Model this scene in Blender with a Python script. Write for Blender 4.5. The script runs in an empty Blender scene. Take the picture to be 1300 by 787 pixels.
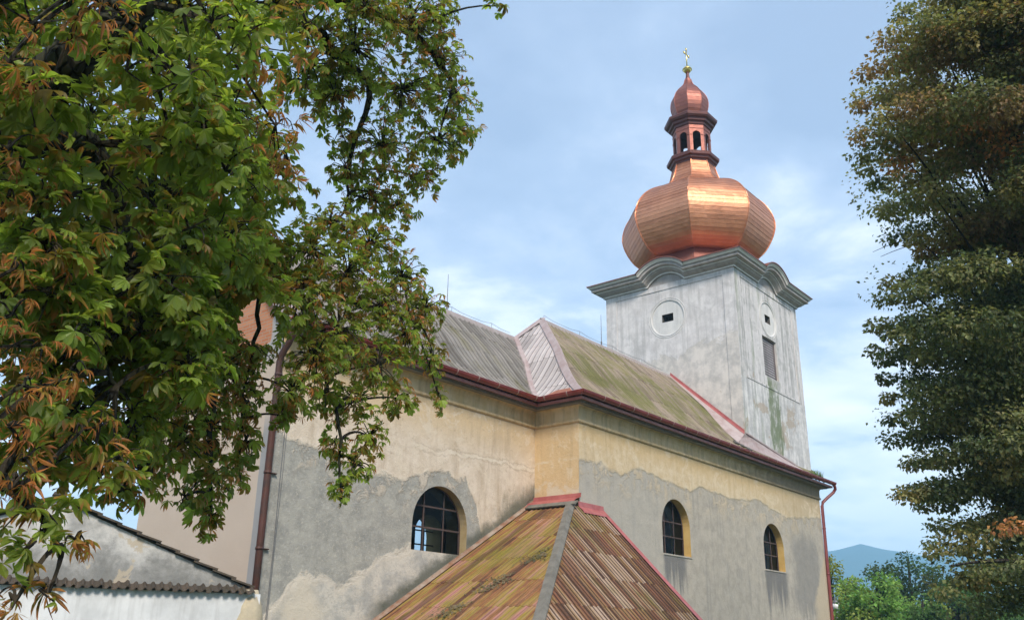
import bpy, math, random
import numpy as np
from mathutils import Vector, Matrix
from mathutils.geometry import delaunay_2d_cdt

R = math.radians
PI = math.pi
rng = np.random.default_rng(7)
random.seed(7)
scene = bpy.context.scene
COL = scene.collection

# ------------------------------------------------------------------ camera
CAM = Vector((0, 0, 1.6))
RIGHT = Vector((0.63474918, -0.7725453, 0.01634761))
UP = Vector((-0.27789421, -0.20848451, 0.93771479))
FWD = Vector((0.72101892, 0.5997566, 0.34702123))
FPX = 1143.65
cam_d = bpy.data.cameras.new('camera')
cam_d.sensor_width = 36
cam_d.lens = FPX / 1300 * 36
cam_d.clip_start = 0.1
cam_d.clip_end = 20000
cam = bpy.data.objects.new('camera', cam_d)
COL.objects.link(cam)
Mx = Matrix((RIGHT, UP, -FWD)).transposed().to_4x4()
Mx.translation = CAM
cam.matrix_world = Mx
scene.camera = cam

# ------------------------------------------------------------------ light
SUN_EL, SUN_AZ = R(42), R(222)          # azimuth from +Y towards +X of the direction the light comes FROM
scene.view_settings.view_transform = 'Standard'
scene.view_settings.look = 'None'
scene.view_settings.exposure = 1.72
scene.view_settings.gamma = 1
scene.cycles.volume_bounces = 3
scene.view_settings.use_curve_mapping = False

world = bpy.data.worlds.new('World')
scene.world = world
world.use_nodes = True
sd = bpy.data.lights.new('sun', 'SUN')
sd.energy = 1.5
sd.angle = R(14)
sd.color = (1.0, 0.91, 0.81)
sun = bpy.data.objects.new('sun', sd)
COL.objects.link(sun)
sv = Vector((math.sin(SUN_AZ) * math.cos(SUN_EL), math.cos(SUN_AZ) * math.cos(SUN_EL), math.sin(SUN_EL)))
sun.rotation_euler = sv.to_track_quat('Z', 'Y').to_euler()
sun.location = (-20, -20, 40)


# ------------------------------------------------------------------ node helper
class NT:
    def __init__(self, tree):
        self.t = tree
        tree.nodes.clear()

    def n(self, typ, **kw):
        nd = self.t.nodes.new(typ)
        for k, v in kw.items():
            setattr(nd, k, v)
        return nd

    def put(self, sock, v):
        if v is None:
            return
        if isinstance(v, bpy.types.NodeSocket):
            self.t.links.new(v, sock)
        elif isinstance(v, (tuple, list)) and len(v) == 3 and sock.type == 'RGBA':
            sock.default_value = (*v, 1)
        else:
            sock.default_value = v

    def m(self, op, a, b=None, c=None, clamp=False):
        nd = self.n('ShaderNodeMath', operation=op, use_clamp=clamp)
        for i, v in enumerate((a, b, c)):
            self.put(nd.inputs[i], v)
        return nd.outputs[0]

    def add(self, a, b): return self.m('ADD', a, b)
    def sub(self, a, b): return self.m('SUBTRACT', a, b)
    def mul(self, a, b): return self.m('MULTIPLY', a, b)

    def step(self, x, lo, hi):
        nd = self.n('ShaderNodeMapRange', interpolation_type='SMOOTHSTEP')
        self.put(nd.inputs[0], x)
        nd.inputs[1].default_value = lo
        nd.inputs[2].default_value = hi
        return nd.outputs[0]

    def mix(self, f, a, b, blend='MIX'):
        nd = self.n('ShaderNodeMix', data_type='RGBA', blend_type=blend)
        self.put(nd.inputs[0], f)
        self.put(nd.inputs[6], a)
        self.put(nd.inputs[7], b)
        return nd.outputs[2]

    def vec(self, x, y, z):
        nd = self.n('ShaderNodeCombineXYZ')
        for i, v in enumerate((x, y, z)):
            self.put(nd.inputs[i], v)
        return nd.outputs[0]

    def noise(self, v, scale, detail=5, rough=0.6, dist=0.0):
        nd = self.n('ShaderNodeTexNoise')
        self.put(nd.inputs['Vector'], v)
        nd.inputs['Scale'].default_value = scale
        nd.inputs['Detail'].default_value = detail
        nd.inputs['Roughness'].default_value = rough
        nd.inputs['Distortion'].default_value = dist
        return nd.outputs[0]

    def scl(self, v, s):
        nd = self.n('ShaderNodeVectorMath', operation='MULTIPLY')
        self.put(nd.inputs[0], v)
        nd.inputs[1].default_value = s
        return nd.outputs[0]

    def pos(self):
        return self.n('ShaderNodeNewGeometry').outputs['Position']

    def xyz(self, v):
        nd = self.n('ShaderNodeSeparateXYZ')
        self.put(nd.inputs[0], v)
        return nd.outputs

    def attr(self, name):
        return self.n('ShaderNodeAttribute', attribute_name=name)

    def ramp(self, f, stops, interp='LINEAR'):
        nd = self.n('ShaderNodeValToRGB')
        cr = nd.color_ramp
        cr.interpolation = interp
        while len(cr.elements) < len(stops):
            cr.elements.new(0.5)
        for e, (p, c) in zip(cr.elements, stops):
            e.position = p
        for e, (p, c) in zip(cr.elements, stops):
            e.color = (*c, 1) if isinstance(c, tuple) else (c, c, c, 1)
        self.put(nd.inputs[0], f)
        return nd.outputs[0]

    def curve(self, x, pts, vmax=10.0):
        x0, x1 = pts[0][0], pts[-1][0]
        f = self.m('DIVIDE', self.sub(x, x0), x1 - x0, clamp=True)
        r = self.ramp(f, [((p - x0) / (x1 - x0), v / vmax) for p, v in pts])
        return self.mul(r, vmax)

    def bump(self, h, strength=0.3, dist=0.02, normal=None):
        nd = self.n('ShaderNodeBump')
        nd.inputs['Strength'].default_value = strength
        nd.inputs['Distance'].default_value = dist
        self.put(nd.inputs['Height'], h)
        if normal:
            self.put(nd.inputs['Normal'], normal)
        return nd.outputs[0]

    def out(self, col, rough=0.85, metal=0.0, normal=None, spec=0.3, **kw):
        b = self.n('ShaderNodeBsdfPrincipled')
        self.put(b.inputs['Base Color'], col)
        self.put(b.inputs['Roughness'], rough)
        self.put(b.inputs['Metallic'], metal)
        b.inputs['Specular IOR Level'].default_value = spec
        if normal:
            self.put(b.inputs['Normal'], normal)
        o = self.n('ShaderNodeOutputMaterial')
        self.t.links.new(b.outputs[0], o.inputs[0])
        return b


def mat(name):
    m = bpy.data.materials.new(name)
    m.use_nodes = True
    return m, NT(m.node_tree)


# ------------------------------------------------------------------ sky
w = NT(world.node_tree)
sky = w.n('ShaderNodeTexSky', sky_type='NISHITA', sun_disc=False, sun_elevation=SUN_EL, sun_rotation=SUN_AZ)
b1 = w.n('ShaderNodeBackground')
w.t.links.new(sky.outputs[0], b1.inputs[0])
b1.inputs[1].default_value = 0.05
tc = w.n('ShaderNodeTexCoord').outputs['Generated']
gx, gy, gz = w.xyz(tc)
zz = w.m('MAXIMUM', w.add(gz, 0.12), 0.05)
cl = w.vec(w.add(w.m('DIVIDE', gx, zz), 3.1), w.m('DIVIDE', gy, zz), 0.0)
n1 = w.noise(cl, 0.75, 7, 0.55, 0.25)
n2 = w.noise(cl, 2.6, 6, 0.6, 0.2)
cover = w.add(w.mul(w.sub(n1, 0.5), 1.25), w.add(w.mul(w.sub(n2, 0.5), 0.6), 0.5))
elev = w.step(gz, 0.02, 0.62)
thick = w.add(cover, w.mul(w.sub(0.55, elev), 0.42))
ccol = w.ramp(thick, [(0.28, (0.30, 0.385, 0.53)), (0.42, (0.365, 0.455, 0.605)), (0.52, (0.47, 0.555, 0.69)), (0.61, (0.73, 0.78, 0.87)), (0.76, (0.97, 0.975, 0.99))])
b2 = w.n('ShaderNodeBackground')
w.put(b2.inputs[0], ccol)
b2.inputs[1].default_value = 0.53
ms = w.n('ShaderNodeMixShader')
ms.inputs[0].default_value = 0.82
w.t.links.new(b1.outputs[0], ms.inputs[1])
w.t.links.new(b2.outputs[0], ms.inputs[2])
wo = w.n('ShaderNodeOutputWorld')
w.t.links.new(ms.outputs[0], wo.inputs[0])


# ------------------------------------------------------------------ object helpers
def loc_of(p):
    v = Vector((0, 0, 0))
    while p is not None:
        v += p.location
        p = p.parent
    return v


class MB:
    """collects faces, linked as ONE mesh object"""
    def __init__(self):
        self.v, self.f, self.mi, self.col, self.uv = [], [], [], [], []

    def add(self, vs, fs, mi=0, col=None, uv=None):
        b = len(self.v)
        self.v += [tuple(x) for x in vs]
        self.f += [tuple(i + b for i in f) for f in fs]
        self.mi += [mi] * len(fs)
        self.col += [col if col is not None else (0.5, 0.5, 0.5)] * len(vs) if not isinstance(col, list) else col
        self.uv += uv if uv is not None else [(0, 0)] * len(vs)

    def box(self, a, b, mi=0):
        x0, y0, z0 = a
        x1, y1, z1 = b
        self.add([(x0, y0, z0), (x1, y0, z0), (x1, y1, z0), (x0, y1, z0), (x0, y0, z1), (x1, y0, z1), (x1, y1, z1), (x0, y1, z1)],
                 [(0, 3, 2, 1), (4, 5, 6, 7), (0, 1, 5, 4), (1, 2, 6, 5), (2, 3, 7, 6), (3, 0, 4, 7)], mi)

    def obox(self, o, ax, ay, az, mi=0):
        """box from a corner and three edge vectors"""
        o, ax, ay, az = map(Vector, (o, ax, ay, az))
        self.add([o, o + ax, o + ax + ay, o + ay, o + az, o + ax + az, o + ax + ay + az, o + ay + az],
                 [(0, 3, 2, 1), (4, 5, 6, 7), (0, 1, 5, 4), (1, 2, 6, 5), (2, 3, 7, 6), (3, 0, 4, 7)], mi)

    def tube(self, pts, rad, n=8, mi=0, cap=True):
        pts = [Vector(p) for p in pts]
        rad = rad if isinstance(rad, (list, tuple)) else [rad] * len(pts)
        vs, fs = [], []
        ref = Vector((0.31, 0.17, 0.93))
        for i, p in enumerate(pts):
            d = (pts[min(i + 1, len(pts) - 1)] - pts[max(i - 1, 0)]).normalized()
            a = d.cross(ref)
            if a.length < 0.05:
                a = d.cross(Vector((1, 0, 0)))
            a.normalize()
            b = d.cross(a)
            for k in range(n):
                t = 2 * PI * k / n
                vs.append(p + (a * math.cos(t) + b * math.sin(t)) * rad[i])
        for i in range(len(pts) - 1):
            for k in range(n):
                fs.append((i * n + k, i * n + (k + 1) % n, (i + 1) * n + (k + 1) % n, (i + 1) * n + k))
        if cap:
            fs.append(tuple(range(n))[::-1])
            fs.append(tuple((len(pts) - 1) * n + k for k in range(n)))
        self.add(vs, fs, mi)

    def lathe(self, c, prof, n=24, phase=0.0, mi=0):
        vs, fs = [], []
        for r, z in prof:
            for k in range(n):
                t = phase + 2 * PI * k / n
                vs.append((c[0] + r * math.cos(t), c[1] + r * math.sin(t), c[2] + z))
        for i in range(len(prof) - 1):
            for k in range(n):
                fs.append((i * n + k, i * n + (k + 1) % n, (i + 1) * n + (k + 1) % n, (i + 1) * n + k))
        self.add(vs, fs, mi)

    def build(self, name, mats, parent=None, smooth=False, base=None):
        me = bpy.data.meshes.new(name)
        off = loc_of(parent)
        if base is not None:
            off = off + Vector(base)
        me.from_pydata([(x - off.x, y - off.y, z - off.z) for x, y, z in self.v], [], self.f)
        mats = mats if isinstance(mats, (list, tuple)) else [mats]
        for m in mats:
            me.materials.append(m)
        me.polygons.foreach_set('material_index', self.mi)
        if smooth:
            me.polygons.foreach_set('use_smooth', [True] * len(self.f))
        ca = me.attributes.new('Col', 'FLOAT_COLOR', 'POINT')
        ca.data.foreach_set('color', np.c_[np.array(self.col, float).reshape(-1, 3), np.ones(len(self.v))].astype(np.float32).ravel())
        ua = me.attributes.new('UVm', 'FLOAT2', 'POINT')
        ua.data.foreach_set('vector', np.array(self.uv, np.float32).ravel())
        me.update()
        o = bpy.data.objects.new(name, me)
        if base is not None:
            o.location = base
        COL.objects.link(o)
        if parent:
            o.parent = parent
        return o


def np_mesh(name, V, F, C, material, parent=None, smooth=False):
    """V (n,3) world, F (m,k), C (n,3) colour attribute"""
    me = bpy.data.meshes.new(name)
    off = np.array(loc_of(parent))
    k = F.shape[1]
    me.vertices.add(len(V))
    me.vertices.foreach_set('co', (V - off).astype(np.float32).ravel())
    me.loops.add(F.size)
    me.loops.foreach_set('vertex_index', F.astype(np.int32).ravel())
    me.polygons.add(len(F))
    me.polygons.foreach_set('loop_start', (np.arange(len(F)) * k).astype(np.int32))
    me.polygons.foreach_set('loop_total', np.full(len(F), k, np.int32))
    me.polygons.foreach_set('use_smooth', np.full(len(F), smooth))
    ca = me.attributes.new('Col', 'FLOAT_COLOR', 'POINT')
    ca.data.foreach_set('color', np.c_[C, np.ones(len(V))].astype(np.float32).ravel())
    me.materials.append(material)
    me.update(calc_edges=True)
    me.validate()
    o = bpy.data.objects.new(name, me)
    COL.objects.link(o)
    if parent:
        o.parent = parent
    return o


def thing(name, loc, label, cat, group=None):
    o = bpy.data.objects.new(name, None)
    o.empty_display_size = 0.5
    COL.objects.link(o)
    o.location = loc
    o['label'] = label
    o['category'] = cat
    if group:
        o['group'] = group
    return o


def cdt(outer, holes):
    """triangulate a 2D polygon with holes"""
    pts, edges = [], []

    def loop(l):
        b = len(pts)
        pts.extend(Vector(p) for p in l)
        edges.extend((b + i, b + (i + 1) % len(l)) for i in range(len(l)))
    loop(outer)
    for h in holes:
        loop(h)
    vs, es, fs, *_ = delaunay_2d_cdt(pts, edges, [], 0, 1e-5)

    def inside(p, l):
        c = False
        for i in range(len(l)):
            (x1, y1), (x2, y2) = l[i], l[i - 1]
            if (y1 > p[1]) != (y2 > p[1]) and p[0] < (x2 - x1) * (p[1] - y1) / (y2 - y1) + x1:
                c = not c
        return c
    out = []
    for f in fs:
        g = (sum(vs[i][0] for i in f) / 3, sum(vs[i][1] for i in f) / 3)
        if inside(g, outer) and not any(inside(g, h) for h in holes):
            out.append(tuple(f))
    return [tuple(v) for v in vs], out


def slab(mb, o, s, n, outline, holes, th, mi=0, reveal_mi=0, back_mi=None, back=True, caps=False):
    """upright wall: o origin, s horizontal unit vector, n outward normal, outline in (along s, z)"""
    o, s, n = Vector(o), Vector(s), Vector(n)
    P = lambda a, z, d=0.0: o + s * a + Vector((0, 0, z)) - n * d
    vs, fs = cdt(outline, holes)
    mb.add([P(a, z) for a, z in vs], fs, mi)
    if back:
        mb.add([P(a, z, th) for a, z in vs], [f[::-1] for f in fs], mi if back_mi is None else back_mi)
    for h in holes:
        k = len(h)
        mb.add([P(a, z) for a, z in h] + [P(a, z, th) for a, z in h],
               [(i, (i + 1) % k, k + (i + 1) % k, k + i) for i in range(k)], reveal_mi)
    if caps:
        h = outline
        k = len(h)
        mb.add([P(a, z) for a, z in h] + [P(a, z, th) for a, z in h],
               [(i, (i + 1) % k, k + (i + 1) % k, k + i) for i in range(k)], mi)


def arch(a0, a1, z0, ztop, n=20):
    """round-headed opening"""
    c, r = (a0 + a1) / 2, (a1 - a0) / 2
    zs = ztop - r
    return [(a0, z0), (a1, z0)] + [(c + r * math.cos(t), zs + r * math.sin(t)) for t in np.linspace(0, PI, n)]


def clip_poly(poly, a0, a1, z0, z1):
    def cut(pl, f, ip):
        out = []
        for i in range(len(pl)):
            p, q = pl[i - 1], pl[i]
            fp, fq = f(p), f(q)
            if (fp >= 0) != (fq >= 0):
                t = fp / (fp - fq)
                out.append((p[0] + (q[0] - p[0]) * t, p[1] + (q[1] - p[1]) * t))
            if fq >= 0:
                out.append(q)
        return out
    for f in (lambda p: p[0] - a0, lambda p: a1 - p[0], lambda p: p[1] - z0, lambda p: z1 - p[1]):
        poly = cut(poly, f, None)
        if not poly:
            return []
    return poly


def sweep(mb, path, prof, mi=0, closed=False, caps=True):
    """sweep an (out, z) profile along a plan path, outward = right of the walking direction, mitred"""
    n = len(path)
    dirs = []
    for i in range(n if closed else n - 1):
        a, b = Vector(path[i]), Vector(path[(i + 1) % n])
        dirs.append((b - a).normalized())
    rings = []
    for i in range(n):
        if closed:
            d0, d1 = dirs[i - 1], dirs[i]
        else:
            d0, d1 = dirs[max(i - 1, 0)], dirs[min(i, n - 2)]
        n0, n1 = Vector((d0.y, -d0.x)), Vector((d1.y, -d1.x))
        mv = (n0 + n1)
        mv = mv / mv.dot(n0)
        rings.append([(path[i][0] + mv.x * o, path[i][1] + mv.y * o, z) for o, z in prof])
    k = len(prof)
    vs = [p for r in rings for p in r]
    fs = []
    for i in range(n if closed else n - 1):
        j = (i + 1) % n
        for q in range(k - 1):
            fs.append((i * k + q, j * k + q, j * k + q + 1, i * k + q + 1))
    if caps and not closed:
        fs.append(tuple(range(k)))
        fs.append(tuple((n - 1) * k + q for q in range(k))[::-1])
    mb.add(vs, fs, mi)


# ------------------------------------------------------------------ dimensions (metres)
X0, XB, XE = 11.80, 21.164, 39.30          # choir end, nave step, nave end
YA, YB, YN = 16.613, 15.0, 21.9            # choir wall, nave wall, far wall
ZM = 7.762
TX, TY, TW = 32.94, 15.278, 6.41           # tower
TCX, TCY = TX + TW / 2, TY + TW / 2
YR, ZR, XH = 18.482, 12.40, 23.909         # nave ridge, hip peak
YRA, ZRA = 19.2, 11.68                     # choir ridge
EO, EZ = 0.5, 8.42                         # eave overhang and height

# ------------------------------------------------------------------ materials
def plaster_bump(t, P, fine=1.0):
    h = t.add(t.mul(t.noise(P, 3.0, 6, 0.65), 0.7), t.mul(t.noise(P, 35.0, 3, 0.6), 0.25 * fine))
    return h


M = {}
# choir wall ---------------------------------------------------------
m, t = mat('choir plaster')
P = t.pos()
X, Y, Z = t.xyz(P)
wob = t.add(t.mul(t.sub(t.noise(P, 1.2, 9, 0.68, 0.5), 0.5), 1.3), t.mul(t.sub(t.noise(P, 6.0, 6, 0.7, 0.3), 0.5), 0.45))
hA = t.curve(X, [(11.8, 6.1), (12.2, 5.85), (13.6, 5.7), (14.25, 5.32), (15.0, 5.43), (15.85, 5.33), (16.27, 5.62), (17.25, 5.85), (18.2, 5.72), (18.6, 5.15), (18.85, 4.3), (19.4, 4.35), (19.9, 4.9), (20.5, 5.25), (21.2, 5.75)])
dA = t.add(t.sub(hA, Z), t.mul(wob, 0.55))
grey = t.step(dA, -0.05, 0.09)
blot = t.mul(t.step(t.noise(P, 2.1, 9, 0.72, 0.5), 0.50, 0.60), t.sub(1.0, t.step(dA, 0.15, 1.1)))
grey = t.mul(grey, t.sub(1.0, t.mul(blot, 0.65)))
rim = t.mul(t.step(dA, -0.10, -0.01), t.sub(1.0, t.step(dA, 0.0, 0.07)))
rim = t.mul(rim, t.step(t.noise(P, 2.3, 4, 0.6), 0.42, 0.6))
hL = t.curve(X, [(11.8, 1.9), (12.3, 2.35), (12.9, 3.05), (13.6, 2.9), (14.0, 2.75), (15.1, 3.4), (16.4, 3.95), (18.0, 4.05), (19.2, 3.6), (21.2, 4.3)])
dL = t.add(t.sub(hL, Z), t.mul(wob, 0.6))
low = t.step(dL, -0.05, 0.12)
lowrim = t.mul(t.step(dL, -0.06, 0.02), t.sub(1.0, t.step(dL, 0.10, 0.30)))
n_big = t.noise(P, 0.55, 6, 0.6)
n_mid = t.noise(P, 2.6, 7, 0.68)
n_fine = t.noise(P, 13.0, 5, 0.7)
streak = t.noise(t.scl(P, (1.6, 1.6, 0.18)), 2.2, 6, 0.62)
up = t.mix(t.step(n_mid, 0.34, 0.66), (0.67, 0.575, 0.465), (0.57, 0.475, 0.365))
up = t.mix(t.step(Z, 6.3, 7.5), up, t.mix(n_mid, (0.53, 0.385, 0.21), (0.63, 0.50, 0.335)))
up = t.mix(t.mul(t.step(streak, 0.48, 0.72), 0.5), up, (0.38, 0.29, 0.195))
up = t.mix(t.mul(t.step(t.noise(P, 1.4, 8, 0.72, 0.6), 0.53, 0.60), 0.55), up, (0.66, 0.57, 0.45))
up = t.mix(t.mul(t.step(t.noise(P, 5.5, 6, 0.7, 0.4), 0.60, 0.66), 0.5), up, (0.40, 0.31, 0.215))
up = t.mix(t.mul(t.step(n_fine, 0.62, 0.72), 0.5), up, (0.63, 0.53, 0.40))
gr = t.mix(t.step(n_mid, 0.3, 0.68), (0.265, 0.26, 0.235), (0.385, 0.37, 0.325))
gr = t.mix(t.mul(t.step(n_fine, 0.52, 0.66), 0.6), gr, (0.50, 0.465, 0.40))
gr = t.mix(t.mul(t.step(t.noise(P, 1.1, 8, 0.7, 0.5), 0.55, 0.66), 0.6), gr, (0.225, 0.225, 0.21))
lo = t.mix(t.step(n_mid, 0.35, 0.62), (0.38, 0.37, 0.34), (0.56, 0.52, 0.45))
lo = t.mix(t.mul(t.step(n_fine, 0.5, 0.66), 0.5), lo, (0.30, 0.29, 0.26))
pinkpatch = t.step(t.add(t.m('DISTANCE', X, 13.1) if False else t.add(t.m('ABSOLUTE', t.sub(X, 13.0)), t.mul(t.m('ABSOLUTE', t.sub(Z, 2.2)), 0.8)), t.mul(wob, 0.5)), 1.0, 0.35)
lo = t.mix(t.mul(pinkpatch, t.add(0.4, t.mul(n_fine, 0.8))), lo, (0.60, 0.53, 0.42))
ck = t.m('ABSOLUTE', t.sub(t.sub(Z, 6.42), t.add(t.mul(wob, 0.45), t.mul(t.sub(X, 19.0), 0.02))))
ckm = t.mul(t.sub(1.0, t.step(ck, 0.015, 0.06)), t.mul(t.step(X, 15.8, 16.6), t.step(t.noise(P, 1.3, 4, 0.6), 0.36, 0.5)))
up = t.mix(t.mul(ckm, 0.45), up, (0.72, 0.66, 0.55))
up = t.mix(t.mul(t.sub(1.0, t.step(t.m('ABSOLUTE', t.sub(ck, 0.07)), 0.0, 0.035)), t.mul(t.step(X, 15.8, 16.6), 0.45)), up, (0.36, 0.29, 0.21))
c = t.mix(grey, up, gr)
c = t.mix(t.mul(rim, 0.85), c, (0.72, 0.64, 0.52))
c = t.mix(low, c, lo)
c = t.mix(t.mul(lowrim, 0.6), c, (0.62, 0.55, 0.45))
# dirty splash band just above the annex roof
hF = t.sub(5.33, t.mul(t.sub(20.9, X), 0.58))
dF = t.sub(t.sub(Z, hF), t.mul(wob, 0.55))
spl = t.mul(t.sub(1.0, t.step(dF, 0.22, 0.62)), t.step(X, 14.5, 15.5))
c = t.mix(t.mul(spl, t.add(0.55, t.mul(n_mid, 0.7))), c, (0.10, 0.105, 0.08))
spk = t.mul(t.step(t.add(X, wob), 18.9, 20.2), t.sub(1.0, t.step(t.add(dF, t.mul(t.sub(streak, 0.5), 1.2)), 0.35, 0.95)))
c = t.mix(t.mul(spk, 0.75), c, (0.15, 0.145, 0.105))
# hairline cracks
vor = t.n('ShaderNodeTexVoronoi', feature='DISTANCE_TO_EDGE')
t.put(vor.inputs['Vector'], t.add(P, 0.0) if False else P)
vor.inputs['Scale'].default_value = 0.55
h = t.add(plaster_bump(t, P), t.add(t.mul(grey, -0.6), t.mul(low, 0.5)))
t.out(c, 0.92, normal=t.bump(h, 0.75, 0.05))
M['choir'] = m

# nave wall ----------------------------------------------------------
m, t = mat('nave plaster')
P = t.pos()
X, Y, Z = t.xyz(P)
wob = t.add(t.mul(t.sub(t.noise(P, 1.2, 9, 0.68, 0.5), 0.5), 1.3), t.mul(t.sub(t.noise(P, 6.0, 6, 0.7, 0.3), 0.5), 0.45))
hB = t.curve(X, [(21.17, 6.62), (22.3, 6.72), (23.4, 6.5), (24.3, 6.88), (26.0, 6.72), (27.7, 6.58), (28.4, 6.82), (30.7, 6.70), (33.0, 6.95), (34.5, 6.75), (35.7, 6.55), (37.2, 6.75), (39.3, 6.95)])
dB = t.add(t.sub(hB, Z), t.mul(wob, 0.34))
grey = t.step(dB, -0.04, 0.08)
blot = t.mul(t.step(t.noise(P, 1.9, 9, 0.72, 0.5), 0.48, 0.60), t.sub(1.0, t.step(dB, 0.1, 1.2)))
grey = t.mul(grey, t.sub(1.0, t.mul(blot, 0.6)))
rim = t.mul(t.step(dB, -0.10, -0.01), t.sub(1.0, t.step(dB, 0.0, 0.05)))
rim = t.mul(rim, t.step(t.noise(P, 1.6, 4, 0.6), 0.45, 0.62))
side = t.sub(1.0, t.step(X, 21.166, 21.175))                       # the short return wall
grey = t.mul(grey, t.sub(1.0, side))
n_mid = t.noise(P, 2.6, 7, 0.68)
n_fine = t.noise(P, 13.0, 5, 0.7)
streak = t.noise(t.scl(P, (1.8, 1.8, 0.16)), 2.6, 6, 0.62)
up = t.mix(t.step(n_mid, 0.34, 0.66), (0.65, 0.53, 0.36), (0.56, 0.43, 0.26))
up = t.mix(t.mul(t.step(t.add(Z, t.mul(wob, 0.5)), 6.9, 7.7), 0.6), up, (0.54, 0.375, 0.165))
up = t.mix(side, up, t.mix(n_mid, (0.55, 0.38, 0.19), (0.63, 0.47, 0.28)))
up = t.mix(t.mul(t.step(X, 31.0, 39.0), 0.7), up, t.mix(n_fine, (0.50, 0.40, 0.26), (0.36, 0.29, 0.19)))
up = t.mix(t.mul(t.step(streak, 0.50, 0.72), 0.35), up, (0.37, 0.265, 0.14))
up = t.mix(t.mul(t.step(t.noise(P, 1.5, 8, 0.72, 0.6), 0.52, 0.62), 0.55), up, (0.68, 0.57, 0.41))
up = t.mix(t.mul(t.step(t.noise(P, 5.0, 6, 0.7, 0.4), 0.60, 0.67), 0.5), up, (0.39, 0.28, 0.16))
up = t.mix(t.mul(t.step(n_fine, 0.58, 0.7), 0.45), up, (0.63, 0.52, 0.36))
peel = t.mul(side, t.mul(t.sub(1.0, t.step(t.add(Z, t.mul(wob, 0.9)), 5.85, 6.05)), t.step(t.noise(P, 1.7, 5, 0.6), 0.42, 0.5)))
up = t.mix(peel, up, (0.60, 0.50, 0.36))
gr = t.mix(t.step(n_mid, 0.3, 0.68), (0.35, 0.315, 0.26), (0.46, 0.41, 0.335))
gr = t.mix(t.mul(t.step(streak, 0.5, 0.7), 0.5), gr, (0.275, 0.26, 0.23))
gr = t.mix(t.mul(t.step(n_fine, 0.52, 0.68), 0.45), gr, (0.52, 0.47, 0.385))
gr = t.mix(t.mul(t.step(t.noise(P, 1.2, 8, 0.72, 0.5), 0.55, 0.68), 0.5), gr, (0.27, 0.25, 0.22))
gr = t.mix(t.mul(t.step(X, 27.5, 24.0), 0.45), gr, (0.42, 0.40, 0.355))
c = t.mix(grey, up, gr)
c = t.mix(t.mul(rim, 0.75), c, (0.66, 0.57, 0.42))
# dark runs below the two sills
for a0, a1, zs, ln in ((25.75, 27.2, 4.30, 1.2), (33.15, 35.2, 4.33, 1.6)):
    inx = t.mul(t.step(t.add(X, t.mul(wob, 0.25)), a0 - 0.1, a0 + 0.12), t.sub(1.0, t.step(t.add(X, t.mul(wob, 0.3)), a1 - 0.25, a1 + 0.15)))
    inz = t.mul(t.sub(1.0, t.step(Z, zs, zs + 0.02)), t.step(t.add(Z, t.mul(t.sub(streak, 0.5), 3.2)), zs - ln, zs - ln * 0.25))
    c = t.mix(t.mul(t.mul(inx, inz), 0.78), c, (0.125, 0.125, 0.125))
# damp mark near the far corner, paler plaster in the corner itself
dm = t.mul(t.mul(t.step(t.add(X, t.mul(wob, 1.2)), 35.5, 36.3), t.sub(1.0, t.step(t.add(X, t.mul(wob, 1.0)), 38.3, 38.7))), t.mul(t.step(t.add(Z, t.mul(t.sub(streak, 0.5), 2.5)), 2.6, 3.3), t.sub(1.0, t.step(t.add(Z, wob), 5.4, 6.3))))
c = t.mix(t.mul(dm, 0.6), c, (0.19, 0.185, 0.175))
pale = t.mul(t.step(t.add(X, wob), 37.3, 38.2), t.sub(1.0, t.step(t.add(t.sub(Z, t.mul(t.sub(X, 38.0), 1.2)), wob), 3.6, 4.0)))
c = t.mix(pale, c, (0.47, 0.39, 0.28))
h = t.add(plaster_bump(t, P), t.mul(grey, -0.6))
t.out(c, 0.92, normal=t.bump(h, 0.7, 0.05))
M['nave'] = m


def simple_plaster(name, c1, c2, c3, scale=2.0, st=0.4):
    m, t = mat(name)
    P = t.pos()
    n_mid = t.noise(P, scale, 7, 0.65)
    streak = t.noise(t.scl(P, (1.8, 1.8, 0.16)), 2.6, 6, 0.62)
    c = t.mix(t.step(n_mid, 0.32, 0.68), c1, c2)
    c = t.mix(t.mul(t.step(streak, 0.48, 0.7), st), c, c3)
    t.out(c, 0.92, normal=t.bump(plaster_bump(t, P), 0.35, 0.02))
    return m


# end wall: smooth pinkish plaster, bare brick near the verge, grey strip at the corner
m, t = mat('end wall plaster')
P = t.pos()
X, Y, Z = t.xyz(P)
wob = t.mul(t.sub(t.noise(P, 1.1, 6, 0.62, 0.3), 0.5), 0.9)
n_mid = t.noise(P, 1.2, 6, 0.6)
c = t.mix(n_mid, (0.47, 0.375, 0.295), (0.56, 0.46, 0.37))
strip = t.sub(1.0, t.step(t.add(Y, t.mul(wob, 0.06)), 17.0, 17.03))
c = t.mix(t.mul(strip, t.sub(1.0, t.step(Z, 5.8, 6.6))), c, t.mix(n_mid, (0.24, 0.24, 0.24), (0.36, 0.35, 0.34)))
br = t.n('ShaderNodeTexBrick')
t.put(br.inputs['Vector'], t.vec(Y, Z, 0.0))
br.inputs['Color1'].default_value = (0.42, 0.15, 0.07, 1)
br.inputs['Color2'].default_value = (0.52, 0.23, 0.12, 1)
br.inputs['Mortar'].default_value = (0.36, 0.26, 0.19, 1)
br.inputs['Scale'].default_value = 1.0
br.inputs['Brick Width'].default_value = 0.28
br.inputs['Row Height'].default_value = 0.085
br.inputs['Mortar Size'].default_value = 0.01
bm_ = t.mul(t.step(t.add(Z, wob), 8.05, 8.12), t.step(t.add(Y, t.mul(wob, 0.5)), 17.05, 17.15))
c = t.mix(bm_, c, br.outputs[0])
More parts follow.
